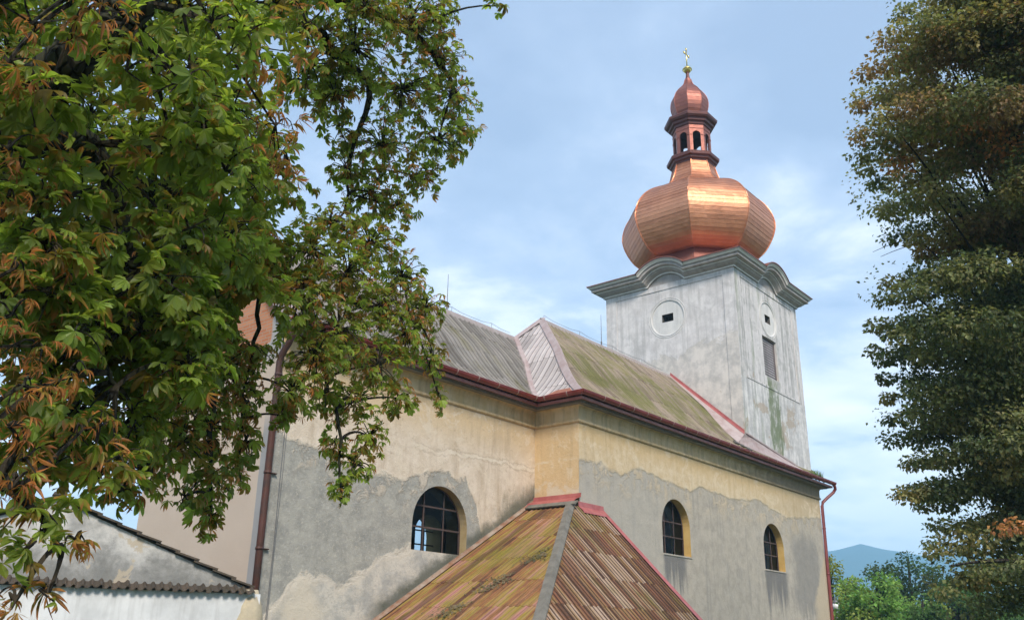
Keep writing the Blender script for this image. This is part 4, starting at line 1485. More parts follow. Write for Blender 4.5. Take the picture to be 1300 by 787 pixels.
mb.tube([(12.05, YA - 0.04, 7.6), (12.05, YA - 0.05, 5.0), (12.07, YA - 0.05, 3.5), (12.06, YA - 0.04, 0.0)], 0.007, 5)
mb.tube([(12.11, YA - 0.03, 7.6), (12.12, YA - 0.03, 5.0), (12.10, YA - 0.03, 0.0)], 0.005, 5)
mb.build('lightning_conductor', M['steel'], church)

# ================================================================== ANNEX
annex = thing('annex', (18.5, 14.0, 0.0), 'low annex with a moss stained ribbed hip roof built against the church corner', 'annex')
AZ0, AS = 5.33, 0.58
AXT = 20.9
XR1 = 22.34
zl = 1.75
XLe = AXT - (AZ0 - zl) / AS
RZ0 = 5.25
YRe = YB - (RZ0 - zl) / 1.0
mb = MB()
# left plane: u along Y, t up-slope in X
dxl = XB - XLe
Sl = lambda u, q: (XLe + dxl * q, u, zl + AS * dxl * q)
nl = Vector((-AS, 0, 1)).normalized()
hipY = lambda q: YB - (RZ0 - (zl + AS * dxl * q))
sheets(mb, Sl, nl, YRe - 0.1, YA, lambda q: hipY(q), lambda q: YA - 0.02, dxl * math.hypot(1, AS), rib=0.17, per=5, rib_h=0.022, course=1.15, jit=0.0, lift1=0.012, seed=11)
al = mb.build('roof', M['annex_left'], annex)
al['label'] = 'orange and yellow moss stained roof slope'
mb = MB()
dyr = YB - YRe
Sr = lambda u, q: (u, YRe + dyr * q, zl + (RZ0 - zl) * q)
nr = Vector((0, -1, 1)).normalized()
def hipX(q):
    z = zl + (RZ0 - zl) * q
    return XLe + (z - zl) / AS
sheets(mb, Sr, nr, XLe - 0.1, XR1, lambda q: min(hipX(q), XR1), lambda q: XR1, dyr * math.sqrt(2), rib=0.17, per=5, rib_h=0.03, course=1.05, jit=0.0, lift1=0.012, seed=12)
ar = mb.build('roof', M['annex_right'], annex)
ar['label'] = 'brown and cream streaked roof slope'
mb = MB()
rows = []
for q in np.linspace(0, 1, 12):
    x, z = hipX(q), zl + (RZ0 - zl) * q
    y = YRe + dyr * q
    rows.append([(x - 0.11, y + 0.10, z + 0.0), (x - 0.10, y + 0.10, z + 0.07), (x - 0.02, y - 0.02, z + 0.11), (x + 0.09, y - 0.07, z + 0.05), (x + 0.09, y - 0.07, z)])
ribbon(mb, rows)
mb.build('hip_flashing', M['lead'], annex)
# red verge on the right edge, apron flashings at the top, wall flashing along the choir
mb = MB()
rows = [[(XR1 - 0.16, YRe + dyr * q, zl + (RZ0 - zl) * q + 0.065), (XR1 + 0.02, YRe + dyr * q, zl + (RZ0 - zl) * q + 0.085), (XR1 + 0.02, YRe + dyr * q, zl + (RZ0 - zl) * q - 0.14)] for q in np.linspace(0, 1, 8)]
ribbon(mb, rows)
zt2 = RZ0
rows = [[(x, YB - 0.24, zt2 - 0.17), (x, YB - 0.20, zt2 - 0.11), (x, YB - 0.05, zt2 + 0.02), (x, YB - 0.035, zt2 + 0.16), (x, YB - 0.0, zt2 + 0.16)] for x in (XB - 0.1, XB + 0.4, XR1 - 0.3, XR1)]
ribbon(mb, rows)
rows = [[(XB - 0.48, y, AZ0 - 0.02), (XB - 0.30, y, AZ0 + 0.12), (XB - 0.06, y, AZ0 + 0.20), (XB - 0.04, y, AZ0 + 0.32), (XB, y, AZ0 + 0.32)] for y in (YB - 0.1, YB + 0.8, YA)]
ribbon(mb, rows)
mb.build('apron_flashing', M['flash_red'], annex)
mb = MB()
mb.obox((XB - 0.55, YB - 0.25, AZ0 - 0.09), (0, YA - YB + 0.15, 0), (0.16, 0, 0.11), (-0.02, 0, 0.03))
mb.build('batten', M['lead'], annex)
mb = MB()
rows = [[Sl(YA - 0.10, q)[:2] + (Sl(0, q)[2] + 0.05,), Sl(YA - 0.09, q)[:2] + (Sl(0, q)[2] + 0.075,), Sl(YA - 0.03, q)[:2] + (Sl(0, q)[2] + 0.10,), Sl(YA - 0.02, q)[:2] + (Sl(0, q)[2] + 0.13,), Sl(YA, q)[:2] + (Sl(0, q)[2] + 0.13,)] for q in np.linspace(0, 0.985, 8)]
ribbon(mb, rows)
mb.build('wall_flashing', M['rustboard'], annex)
# walls under the eaves
mb = MB()
mb.box((XLe + 0.35, YRe + 0.35, 0), (XR1 - 0.12, YB - 0.01, zl + 0.1))
mb.box((XLe + 0.35, YB - 0.01 + 0.002, 0), (XB - 0.02, YA - 0.01, zl + 0.1))
mb.add([(XR1 - 0.12, YRe + 0.35, zl + 0.1), (XR1 - 0.12, YB - 0.01, zl + 0.1), (XR1 - 0.12, YB - 0.01, RZ0 - 0.2)], [(0, 1, 2)])
mb.build('wall', M['whitewash'], annex)
# moss and leaf litter caught on the left slope: countless bits, one stuff part
rg = random.Random(5)
mb = MB()
for i in range(1100):
    # diagonal drift across the slope
    f_ = rg.random()
    yy = 13.35 + 2.5 * (1 - f_) ** 1.0 * 0.55 + rg.gauss(0, 0.10 + 0.25 * rg.random() ** 2)
    xx = 15.3 + 3.8 * f_ + rg.gauss(0, 0.15)
    if math.sin(xx * 5.3 + 1.2) + 0.7 * math.sin(xx * 11.7 + yy * 6.0) < -0.1:
        continue
    q = (xx - XLe) / dxl
    if q < 0.01 or yy < hipY(q) + 0.25 or yy > YA - 0.25:
        continue
    p = Vector(lift(Sl(yy, q), nl * 0.045))
    s_ = rg.uniform(0.012, 0.042)
    a_ = rg.uniform(0, 2 * PI)
    e1 = Vector((math.cos(a_), math.sin(a_), AS * math.cos(a_) + rg.uniform(-.3, .3))) * s_
    e2 = Vector((-math.sin(a_), math.cos(a_), -AS * math.sin(a_) + rg.uniform(-.3, .3))) * s_ * rg.uniform(0.4, 0.9)
    up3 = nl * rg.uniform(0.005, 0.03)
    mb.add([p + e1, p + e2, p - e1, p - e2, p + up3], [(0, 1, 4), (1, 2, 4), (2, 3, 4), (3, 0, 4)])
o = mb.build('leaf_litter', M['moss'], annex)
o['kind'] = 'stuff'

# ================================================================== OUTBUILDING
az = R(115)
OT = Vector((math.sin(az), math.cos(az), 0))
ON = Vector((-OT.y * -1, 0, 0))
ON = Vector((OT.y, -OT.x, 0))               # towards the camera side
if ON.dot(Vector((-1, -1, 0))) < 0:
    ON = -ON
OP = Vector((10.88, 15.45, 0))
outb = thing('outbuilding', tuple(OP - OT * 3.5), 'low whitewashed outbuilding with a tiled gable beside the church corner', 'outbuilding')
Po = lambda s_, z_, d_=0.0: OP + OT * s_ + Vector((0, 0, z_)) + ON * d_
mb = MB()
slab(mb, OP, OT, ON, [(-7.3, 0), (0.16, 0), (0.16, 2.42), (-7.3, 2.42)], [], 0.5, 0, caps=True)
mb.build('wall', M['whitewash'], outb)
mb = MB()
slab(mb, OP - ON * 0.22, OT, ON, [(-7.25, 2.40), (-0.02, 2.40), (-0.02, 2.52), (-3.65, 3.96), (-7.25, 2.52)], [], 0.28, 0, caps=True)
mb.build('gable_wall', M['gable'], outb)
# crumbling quoin at the right end
mb = MB()
rg = random.Random(8)
n_ = 12
vs = []
for j, z in enumerate(np.linspace(0.0, 2.50, 9)):
    for i in range(n_):
        a = 2 * PI * i / n_
        r_ = 0.30 + rg.uniform(-0.035, 0.035)
        if j == 8:
            r_ *= 0.45
        elif j == 7:
            r_ *= 0.85
        vs.append(Po(0.0 + r_ * math.cos(a) * 1.0, z, -0.14 + 0.85 * r_ * math.sin(a)))
fs = [(j * n_ + i, j * n_ + (i + 1) % n_, (j + 1) * n_ + (i + 1) % n_, (j + 1) * n_ + i) for j in range(8) for i in range(n_)] + [tuple(8 * n_ + i for i in range(n_))]
mb.add(vs, fs)
mb.build('quoin', M['rubble'], outb, True)
# skirt of pantiles along the wall head
mb = MB()
pitch = 0.15
sl = Vector((0, 0, 0.13)) - ON * 0.34
for i in range(49):
    s0 = 0.02 - (i + 1) * pitch
    cr = rg.random()
    dz = rg.uniform(-0.016, 0.016)
    vs, uv = [], []
    sec = [(a * 0.73, h * 0.72) for a, h in [(0.0, 0.01), (0.03, 0.0), (0.08, -0.004), (0.12, 0.012), (0.145, 0.05), (0.17, 0.068), (0.20, 0.055), (0.225, 0.022)]]
    for f_ in (0, 0.5, 1):
        for a, h in sec:
            p = Po(s0 + a, 2.415 + h + dz + 0.02 * (1 - f_), 0.13) + sl * f_
            vs.append(p)
            uv.append((s0 + a, f_))
    k_ = len(sec)
    b0 = len(vs)
    vs += [v + Vector((0, 0, -0.022)) for v in vs[:k_]]
    uv += uv[:k_]
    fs = [(r_ * k_ + j, r_ * k_ + j + 1, (r_ + 1) * k_ + j + 1, (r_ + 1) * k_ + j) for r_ in range(2) for j in range(k_ - 1)] + [(j, j + 1, b0 + j + 1, b0 + j) for j in range(k_ - 1)]
    mb.add(vs, fs, 0, (cr, cr, cr), uv)
mb.build('tile_skirt', M['tile'], outb)
# roof behind the gable with lapped verge tiles
mb = MB()
for sg in (0, 1):
    A = Vector((-0.0, 2.50)) if sg == 0 else Vector((-7.3, 2.50))
    B = Vector((-3.65, 3.985))
    L = (B - A).length
    d = (B - A) / L
    nn = Vector((-d.y, d.x)) if d.x > 0 else Vector((d.y, -d.x))
    for i in range(10):
        a, b = A + d * (L * i / 10 - 0.03), A + d * (L * (i + 1) / 10 + 0.05)
        cr = rg.random()
        j1, j2 = rg.uniform(0.04, 0.06), rg.uniform(0.0, 0.012)
        q4 = [a + nn * j1, b + nn * j2, b + nn * (j2 + 0.035), a + nn * (j1 + 0.035)]
        for back_ in ((0.10 - 0.22 + rg.uniform(-.02, .02), -0.5), (-0.52, -1.2), (-1.22, -2.0)):
            f0, f1 = back_
            vs = [Po(p.x, p.y, f0) for p in q4] + [Po(p.x, p.y, f1) for p in q4]
            mb.add(vs, [(0, 1, 2, 3), (4, 7, 6, 5), (0, 4, 5, 1), (1, 5, 6, 2), (2, 6, 7, 3), (3, 7, 4, 0)], 0, (cr, cr, cr), [(p.x, p.y) for p in q4] * 2)
mb.lathe(tuple(Po(-3.65, 4.03, -0.2)), [(0.02, -0.06), (0.10, -0.05), (0.13, 0.0), (0.10, 0.06), (0.02, 0.08)], 10)
mb.build('roof', M['tile'], outb)

# ================================================================== FOLIAGE
def foliage_mat(name, trans=0.35, rough=0.45, spec=0.35):
    m, t = mat(name)
    a = t.attr('Col').outputs['Color']
    b = t.n('ShaderNodeBsdfPrincipled')
    t.put(b.inputs['Base Color'], a)
    b.inputs['Roughness'].default_value = rough
    b.inputs['Specular IOR Level'].default_value = spec
    tr = t.n('ShaderNodeBsdfTranslucent')
    t.put(tr.inputs[0], t.mix(1.0, a, (1.5, 1.5, 0.9), 'MULTIPLY'))
    mx = t.n('ShaderNodeMixShader')
    mx.inputs[0].default_value = trans
    t.t.links.new(b.outputs[0], mx.inputs[1])
    t.t.links.new(tr.outputs[0], mx.inputs[2])
    t.t.links.new(mx.outputs[0], t.n('ShaderNodeOutputMaterial').inputs[0])
    return m


def bark_mat(name, c1, c2):
    m, t = mat(name)
    P = t.pos()
    v = t.n('ShaderNodeTexVoronoi', feature='DISTANCE_TO_EDGE')
    t.put(v.inputs['Vector'], t.scl(P, (1.0, 1.0, 0.28)))
    v.inputs['Scale'].default_value = 17.0
    crack = t.step(v.outputs[0], 0.0, 0.16)
    n = t.noise(t.scl(P, (6, 6, 1.5)), 2.0, 6, 0.7)
    moss = t.step(t.noise(P, 1.6, 6, 0.65), 0.48, 0.66)
    c = t.mix(n, c1, c2)
    c = t.mix(t.mul(moss, 0.5), c, (0.055, 0.07, 0.025))
    c = t.mix(t.sub(1.0, crack), c, tuple(q * 0.35 for q in c1))
    t.out(c, 0.95, normal=t.bump(t.add(t.mul(n, 0.5), crack), 0.8, 0.03))
    return m


M['leaf_chestnut'] = foliage_mat('chestnut leaf', 0.55, 0.45, 0.35)
M['leaf_linden'] = foliage_mat('linden leaf', 0.42, 0.5, 0.3)
M['leaf_far'] = foliage_mat('far leaf', 0.45, 0.6, 0.2)
M['bark'] = bark_mat('mossy bark', (0.02, 0.019, 0.012), (0.055, 0.055, 0.028))
M['bark_dark'] = bark_mat('dark bark', (0.03, 0.025, 0.02), (0.06, 0.05, 0.04))
M['twig'] = bark_mat('twig bark', (0.03, 0.024, 0.016), (0.06, 0.045, 0.028))


def at(px, py, dist):
    d = FWD + RIGHT * ((px - 650) / FPX) - UP * ((py - 393.5) / FPX)
    return np.array(CAM + d.normalized() * dist)


def unit(a):
    return a / np.maximum(np.linalg.norm(a, axis=-1, keepdims=True), 1e-9)


def tubes(lines, n=5):
    """many tapered tubes -> V, F"""
    Vs, Fs = [], []
    b = 0
    ang = np.linspace(0, 2 * PI, n, endpoint=False)
    for pts, rad in lines:
        pts = np.asarray(pts, float)
        k = len(pts)
        d = unit(np.gradient(pts, axis=0))
        ref = np.array([0.33, 0.21, 0.92])
        a = np.cross(d, ref)
        a = unit(a)
        c_ = np.cross(d, a)
        rad = np.broadcast_to(np.asarray(rad, float), (k,))
        ring = pts[:, None, :] + (a[:, None, :] * np.cos(ang)[None, :, None] + c_[:, None, :] * np.sin(ang)[None, :, None]) * rad[:, None, None]
        Vs.append(ring.reshape(-1, 3))
        i = np.arange(k - 1)[:, None] * n
        j = np.arange(n)[None, :]
        j2 = (j + 1) % n
        F = np.stack([i + j, i + j2, i + n + j2, i + n + j], -1).reshape(-1, 4) + b
        Fs.append(F)
        b += k * n
    return np.concatenate(Vs), np.concatenate(Fs)


def palmate(pos, pet, nrm, size, col, dry, rg):
    """compound chestnut leaves: arrays of N -> V, F, C"""
    N = len(pos)
    pet = unit(pet)
    q = unit(np.cross(nrm, pet))
    nrm = unit(np.cross(pet, q))
    phis = np.radians(np.array([-100, -62, -30, 0, 30, 62, 100]))
    lens = np.array([0.55, 0.78, 0.95, 1.0, 0.95, 0.78, 0.55])
    st = np.array([0.0, 0.22, 0.48, 0.70, 0.87, 1.0])
    wd = np.array([0.02, 0.095, 0.185, 0.225, 0.155, 0.005])
    Vs, Cs = [], []
    for ph, ln in zip(phis, lens):
        ph_ = ph * rg.uniform(0.8, 1.1, N) + rg.normal(0, 0.08, N)
        L = size * ln * rg.uniform(0.8, 1.1, N)
        d = pet * np.cos(ph_)[:, None] + q * np.sin(ph_)[:, None]
        s = unit(np.cross(nrm, d))
        droop = rg.uniform(0.08, 0.45, N) + dry * rg.uniform(0.1, 0.8, N)
        fold = rg.uniform(0.1, 0.5, N) + dry * rg.uniform(0.6, 1.8, N)
        wsc = 1.0 - 0.35 * dry * rg.uniform(0.5, 1.1, N)
        tw = rg.normal(0, 0.25 + 0.5 * dry, N)
        side = s * np.cos(tw)[:, None] + nrm * np.sin(tw)[:, None]
        mid = pos[:, None, :] + d[:, None, :] * (L[:, None] * (st - 0.12 * droop[:, None] * st ** 2))[..., None] - nrm[:, None, :] * (droop[:, None] * L[:, None] * st ** 2)[..., None]
        hw = L[:, None] * wd * wsc[:, None]
        cu = np.cos(np.minimum(fold, 1.4))[:, None, None]
        su = np.sin(np.minimum(fold, 1.4))[:, None, None]
        left = mid + (side[:, None, :] * cu + nrm[:, None, :] * su) * hw[..., None]
        right = mid - (side[:, None, :] * cu - nrm[:, None, :] * su) * hw[..., None]
        Vs.append(np.stack([left, mid, right], 2).reshape(N, -1, 3))       # N, 18, 3
        green = col[:, None, :] * rg.uniform(0.85, 1.15, (N, 1, 1))
        tipb = np.clip((st[None, :] - (1.1 - 0.95 * dry[:, None] * rg.uniform(0.6, 1.4, (N, 1)))) / 0.25, 0, 1)
        br1 = np.array([0.40, 0.17, 0.055]) * rg.uniform(0.6, 1.5, (N, 1, 1))
        cc = green * (1 - tipb[..., None]) + br1 * tipb[..., None]
        cm = cc * 1.12
        edge = cc * (1 - 0.35 * dry[:, None, None]) + br1 * 0.35 * dry[:, None, None]
        Cs.append(np.stack([edge, cm, edge], 2).reshape(N, -1, 3))
    V = np.concatenate(Vs, 1)
    C = np.concatenate(Cs, 1)
    nv = V.shape[1]
    base = []
    for l in range(7):
        for i in range(5):
            a = l * 18 + i * 3
            base += [(a, a + 1, a + 4, a + 3), (a + 1, a + 2, a + 5, a + 4)]
    F = (np.array(base)[None] + (np.arange(N) * nv)[:, None, None]).reshape(-1, 4)
    return V.reshape(-1, 3), F, C.reshape(-1, 3)


def bez(a, b, sag, n=6):
    t_ = np.linspace(0, 1, n)[:, None]
    m_ = (a + b) / 2 + sag
    return (1 - t_) ** 2 * a + 2 * t_ * (1 - t_) * m_ + t_ ** 2 * b


# ---------------------------------------------------------------- horse chestnut
rg = np.random.default_rng(21)
ch_base = Vector((0.2, 4.6, 0.0))
chest = thing('chestnut_tree', tuple(ch_base), 'big horse chestnut tree with browning palmate leaves hanging over the choir', 'tree')
trunk_pts = [np.array(ch_base) + np.array([0, 0, -0.1]), np.array([0.25, 4.65, 1.2]), np.array([0.35, 4.8, 2.4]), np.array([0.55, 5.0, 3.4]), np.array([0.75, 5.2, 4.6]), np.array([1.0, 5.5, 6.2]), np.array([1.2, 5.6, 8.0])]
V, F = tubes([(trunk_pts, [0.46, 0.36, 0.31, 0.28, 0.22, 0.16, 0.08])], 14)
np_mesh('trunk', V, F, np.ones((len(V), 3)) * 0.1, M['bark'], chest, True)
A0 = trunk_pts[3]
A1 = trunk_pts[4]
LIMBS = [
    ([A0, at(20, 125, 5.6), at(80, 80, 5.6), at(135, 35, 5.7), at(210, -20, 6.0), at(330, -70, 7.0)], [0.17, 0.13, 0.12, 0.10, 0.085, 0.05]),
    ([A1, at(120, -60, 6.5), at(300, -50, 8.0), at(450, 5, 9.3), at(500, 28, 9.8), at(540, 58, 10.2), at(576, 110, 10.5)], [0.18, 0.14, 0.11, 0.07, 0.055, 0.04, 0.02]),
    ([A0, at(60, 175, 6.2), at(140, 215, 6.8), at(240, 265, 7.6), at(310, 305, 8.2), at(375, 355, 8.6), at(450, 385, 9.0), at(520, 400, 9.4)], [0.15, 0.10, 0.085, 0.075, 0.065, 0.05, 0.035, 0.02]),
    ([at(140, 215, 6.8), at(165, 320, 6.9), at(172, 420, 6.9), at(178, 520, 6.8), at(190, 600, 6.7)], [0.085, 0.075, 0.06, 0.04, 0.02]),
    ([A0, at(-40, 260, 5.6), at(40, 340, 5.4), at(110, 430, 5.3), at(150, 490, 5.2)], [0.05, 0.03, 0.022, 0.016, 0.01]),
    ([at(310, 305, 8.2), at(330, 400, 8.0), at(312, 480, 7.8), at(305, 560, 7.7)], [0.03, 0.02, 0.014, 0.008]),
    ([at(300, -50, 8.0), at(400, 40, 9.0), at(432, 75, 9.3), at(470, 110, 9.6), at(445, 200, 9.5), at(437, 270, 9.4)], [0.08, 0.06, 0.05, 0.035, 0.02, 0.01]),
    ([at(375, 355, 8.6), at(400, 440, 8.4), at(430, 540, 8.4), at(433, 630, 8.3)], [0.035, 0.025, 0.016, 0.008]),
    ([at(240, 265, 7.6), at(262, 380, 7.3), at(268, 520, 7.2), at(266, 660, 7.1)], [0.05, 0.04, 0.022, 0.008]),
    ([A1, at(-80, -60, 5.6), at(60, -40, 5.2), at(180, 40, 5.2)], [0.10, 0.05, 0.03, 0.012]),
    ([trunk_pts[2], at(-200, 420, 4.6), at(-70, 560, 4.3), at(30, 640, 4.2), at(80, 690, 4.2)], [0.08, 0.05, 0.028, 0.015, 0.008]),
    ([A1, np.array([-1.5, 7.0, 6.0]), np.array([-3.2, 8.5, 6.8])], [0.16, 0.10, 0.04]),
    ([A1, np.array([-0.8, 3.0, 6.3]), np.array([-2.0, 1.0, 7.2])], [0.15, 0.10, 0.04]),
    ([trunk_pts[5], np.array([2.8, 7.2, 8.2]), np.array([4.5, 8.6, 9.2])], [0.12, 0.08, 0.03]),
]
def densify(pts, rad):
    pts = np.asarray(pts)
    n = len(pts)
    ts = np.linspace(0, n - 1, (n - 1) * 5 + 1)
    P_ = [Vector(p) for p in pts]
    out = []
    for t_ in ts:
        i = min(int(t_), n - 2)
        f_ = t_ - i
        p0, p1, p2, p3 = P_[max(i - 1, 0)], P_[i], P_[i + 1], P_[min(i + 2, n - 1)]
        out.append(0.5 * ((2 * p1) + (p2 - p0) * f_ + (2 * p0 - 5 * p1 + 4 * p2 - p3) * f_ ** 2 + (3 * p1 - p0 - 3 * p2 + p3) * f_ ** 3))
    return np.array(out), np.interp(ts, range(n), rad)
limb_nodes, limb_lines = [], []
for p, r_ in LIMBS:
    P2, R2 = densify(p, r_)
    P2 = P2 + rg.normal(0, 0.012, P2.shape)
    limb_lines.append((P2, R2))
    limb_nodes.append(P2)
for P2, R2 in limb_lines:
    V, F = tubes([(P2, R2)], 9)
    np_mesh('branch', V, F, np.ones((len(V), 3)) * 0.1, M['bark'], chest, True)
limb_nodes = np.concatenate(limb_nodes)

# clusters: px, py, rx, ry (pixels), distance, leaves, dryness
CL = []
def cl(px, py, rx, ry, d, n, dry=0.15): CL.append((px, py, rx, ry, d, n, dry))
# right hand lobe against the sky
for a in [(520, 30, 55, 45, 9.8, 75), (560, 75, 34, 40, 10.3, 42), (575, 125, 36, 32, 10.5, 38), (585, 165, 28, 26, 10.6, 26), (555, 180, 40, 34, 10.3, 40), (510, 115, 50, 45, 9.9, 60), (485, 185, 50, 42, 9.6, 60), (530, 225, 34, 26, 10.1, 30), (505, 262, 30, 26, 9.9, 26), (470, 245, 42, 34, 9.6, 40), (450, 60, 48, 55, 9.2, 70), (425, 120, 30, 36, 9.2, 34), (432, 165, 24, 26, 9.4, 16), (440, 215, 26, 28, 9.4, 18), (465, 10, 60, 35, 9.0, 60), (545, 15, 40, 30, 10, 34)]:
    cl(*a, 0.22)
cl(628, 8, 14, 9, 9.5, 5, 0.1)
# middle tongue over the roof
for a in [(420, 285, 46, 30, 9.0, 40), (470, 310, 44, 36, 9.2, 48), (510, 352, 34, 34, 9.5, 40), (540, 392, 28, 30, 9.6, 32), (515, 425, 38, 36, 9.3, 44), (550, 455, 18, 26, 9.6, 16), (556, 500, 10, 26, 9.6, 9), (485, 390, 44, 40, 9.0, 56), (440, 350, 48, 44, 8.7, 62), (395, 320, 46, 40, 8.3, 52), (380, 380, 50, 46, 8.0, 60), (430, 420, 50, 46, 8.5, 62), (480, 465, 40, 36, 8.8, 44), (505, 505, 26, 24, 9.0, 18), (400, 455, 42, 40, 8.0, 46), (372, 500, 30, 36, 7.7, 30), (358, 528, 14, 18, 7.6, 8), (450, 510, 32, 30, 8.6, 30), (470, 555, 22, 28, 8.6, 18), (450, 590, 26, 26, 8.5, 20), (433, 620, 14, 22, 8.4, 9), (425, 560, 16, 30, 8.4, 10), (410, 500, 24, 24, 8.2, 14)]:
    cl(*a, 0.26)
# left hanging curtain
for a in [(318, 440, 30, 44, 7.8, 44), (305, 500, 30, 44, 7.7, 44), (312, 560, 22, 36, 7.7, 24), (300, 600, 18, 24, 7.6, 12), (275, 470, 40, 50, 7.4, 52), (265, 545, 36, 44, 7.3, 44), (268, 610, 30, 34, 7.2, 26), (266, 660, 16, 22, 7.1, 10), (230, 500, 44, 50, 7.2, 52), (225, 570, 36, 40, 7.0, 34), (235, 630, 30, 24, 7.0, 16), (185, 540, 44, 46, 6.9, 46), (180, 600, 40, 32, 6.7, 30), (150, 625, 36, 22, 6.5, 20), (205, 430, 46, 50, 7.0, 52), (255, 400, 46, 50, 7.4, 56), (300, 370, 44, 46, 7.9, 54), (340, 330, 40, 40, 8.2, 44)]:
    cl(*a, 0.30)
# main mass, several layers deep
for i in range(84):
    px, py = rg.uniform(-60, 400), rg.uniform(-50, 430)
    if 365 < px < 425 and 130 < py < 240:
        continue
    if px > 330 and py > 230:
        continue
    cl(px, py, 52, 48, rg.uniform(6.6, 10.0), 50, 0.12)
for i in range(16):
    px, py = rg.uniform(-40, 240), rg.uniform(380, 580)
    cl(px, py, 56, 46, rg.uniform(5.2, 6.8), 40, 0.18)
# nearer sprays
for a in [(330, 60, 50, 60, 6.2, 20, .25), (350, 160, 26, 60, 6.2, 18, .75), (365, 215, 16, 40, 6.2, 9, .85), (300, 230, 60, 40, 6.0, 18, .15), (230, 120, 70, 50, 5.6, 16, .12), (150, 300, 70, 40, 5.2, 16, .08), (200, 350, 60, 40, 5.2, 16, .1), (90, 250, 60, 40, 5.2, 14, .15), (180, 420, 60, 40, 5.4, 16, .1), (120, 420, 60, 40, 5.2, 14, .15), (60, 120, 70, 50, 5.0, 12, .25), (40, 30, 60, 36, 4.8, 9, .7), (130, 15, 46, 26, 5.0, 8, .75), (160, 90, 36, 36, 5.0, 7, .5), (270, 30, 60, 40, 5.6, 14, .15), (390, 30, 40, 40, 6.8, 18, .3), (10, 190, 36, 26, 4.8, 7, .8), (10, 250, 36, 26, 4.8, 8, .9), (60, 320, 60, 30, 4.8, 9, .3), (10, 80, 36, 40, 4.8, 8, .6)]:
    cl(*a)
for i in range(34):
    cl(rg.uniform(-30, 330), rg.uniform(-20, 330), 50, 46, rg.uniform(4.9, 6.2), 17, 0.14)
for i in range(12):
    cl(rg.uniform(-20, 160), rg.uniform(300, 560), 50, 40, rg.uniform(4.8, 6.2), 20, 0.14)
# the dry orange sprays at the left edge
for a in [(15, 400, 40, 26, 4.2, 9, .95), (50, 440, 46, 22, 4.3, 9, 1.0), (85, 480, 46, 22, 4.4, 9, .95), (30, 490, 40, 26, 4.2, 9, 1.0), (10, 540, 30, 26, 4.1, 7, .9), (105, 545, 40, 24, 4.6, 9, .6), (30, 585, 40, 24, 4.2, 7, .6), (12, 620, 30, 20, 4.1, 6, .95), (60, 655, 46, 28, 4.2, 10, .25), (30, 700, 40, 24, 4.1, 7, .3), (95, 685, 34, 16, 4.3, 5, .55), (20, 762, 40, 16, 4.0, 6, .75), (62, 752, 26, 14, 4.1, 3, .6), (60, 520, 40, 40, 4.8, 10, .3), (150, 590, 36, 26, 5.0, 9, .3), (60, 600, 60, 30, 5.2, 12, .2), (20, 340, 30, 24, 4.4, 6, .8), (120, 610, 40, 30, 5.0, 9, .3), (100, 420, 50, 40, 4.8, 12, .12), (60, 370, 50, 36, 4.8, 12, .15)]:
    cl(*a)
# generic crown outside the picture so the tree is whole
for i in range(40):
    p = np.array([rg.uniform(-5, 1.2), rg.uniform(0.5, 9), rg.uniform(5.2, 9.5)])
    CL.append((p, 0.75, 40))

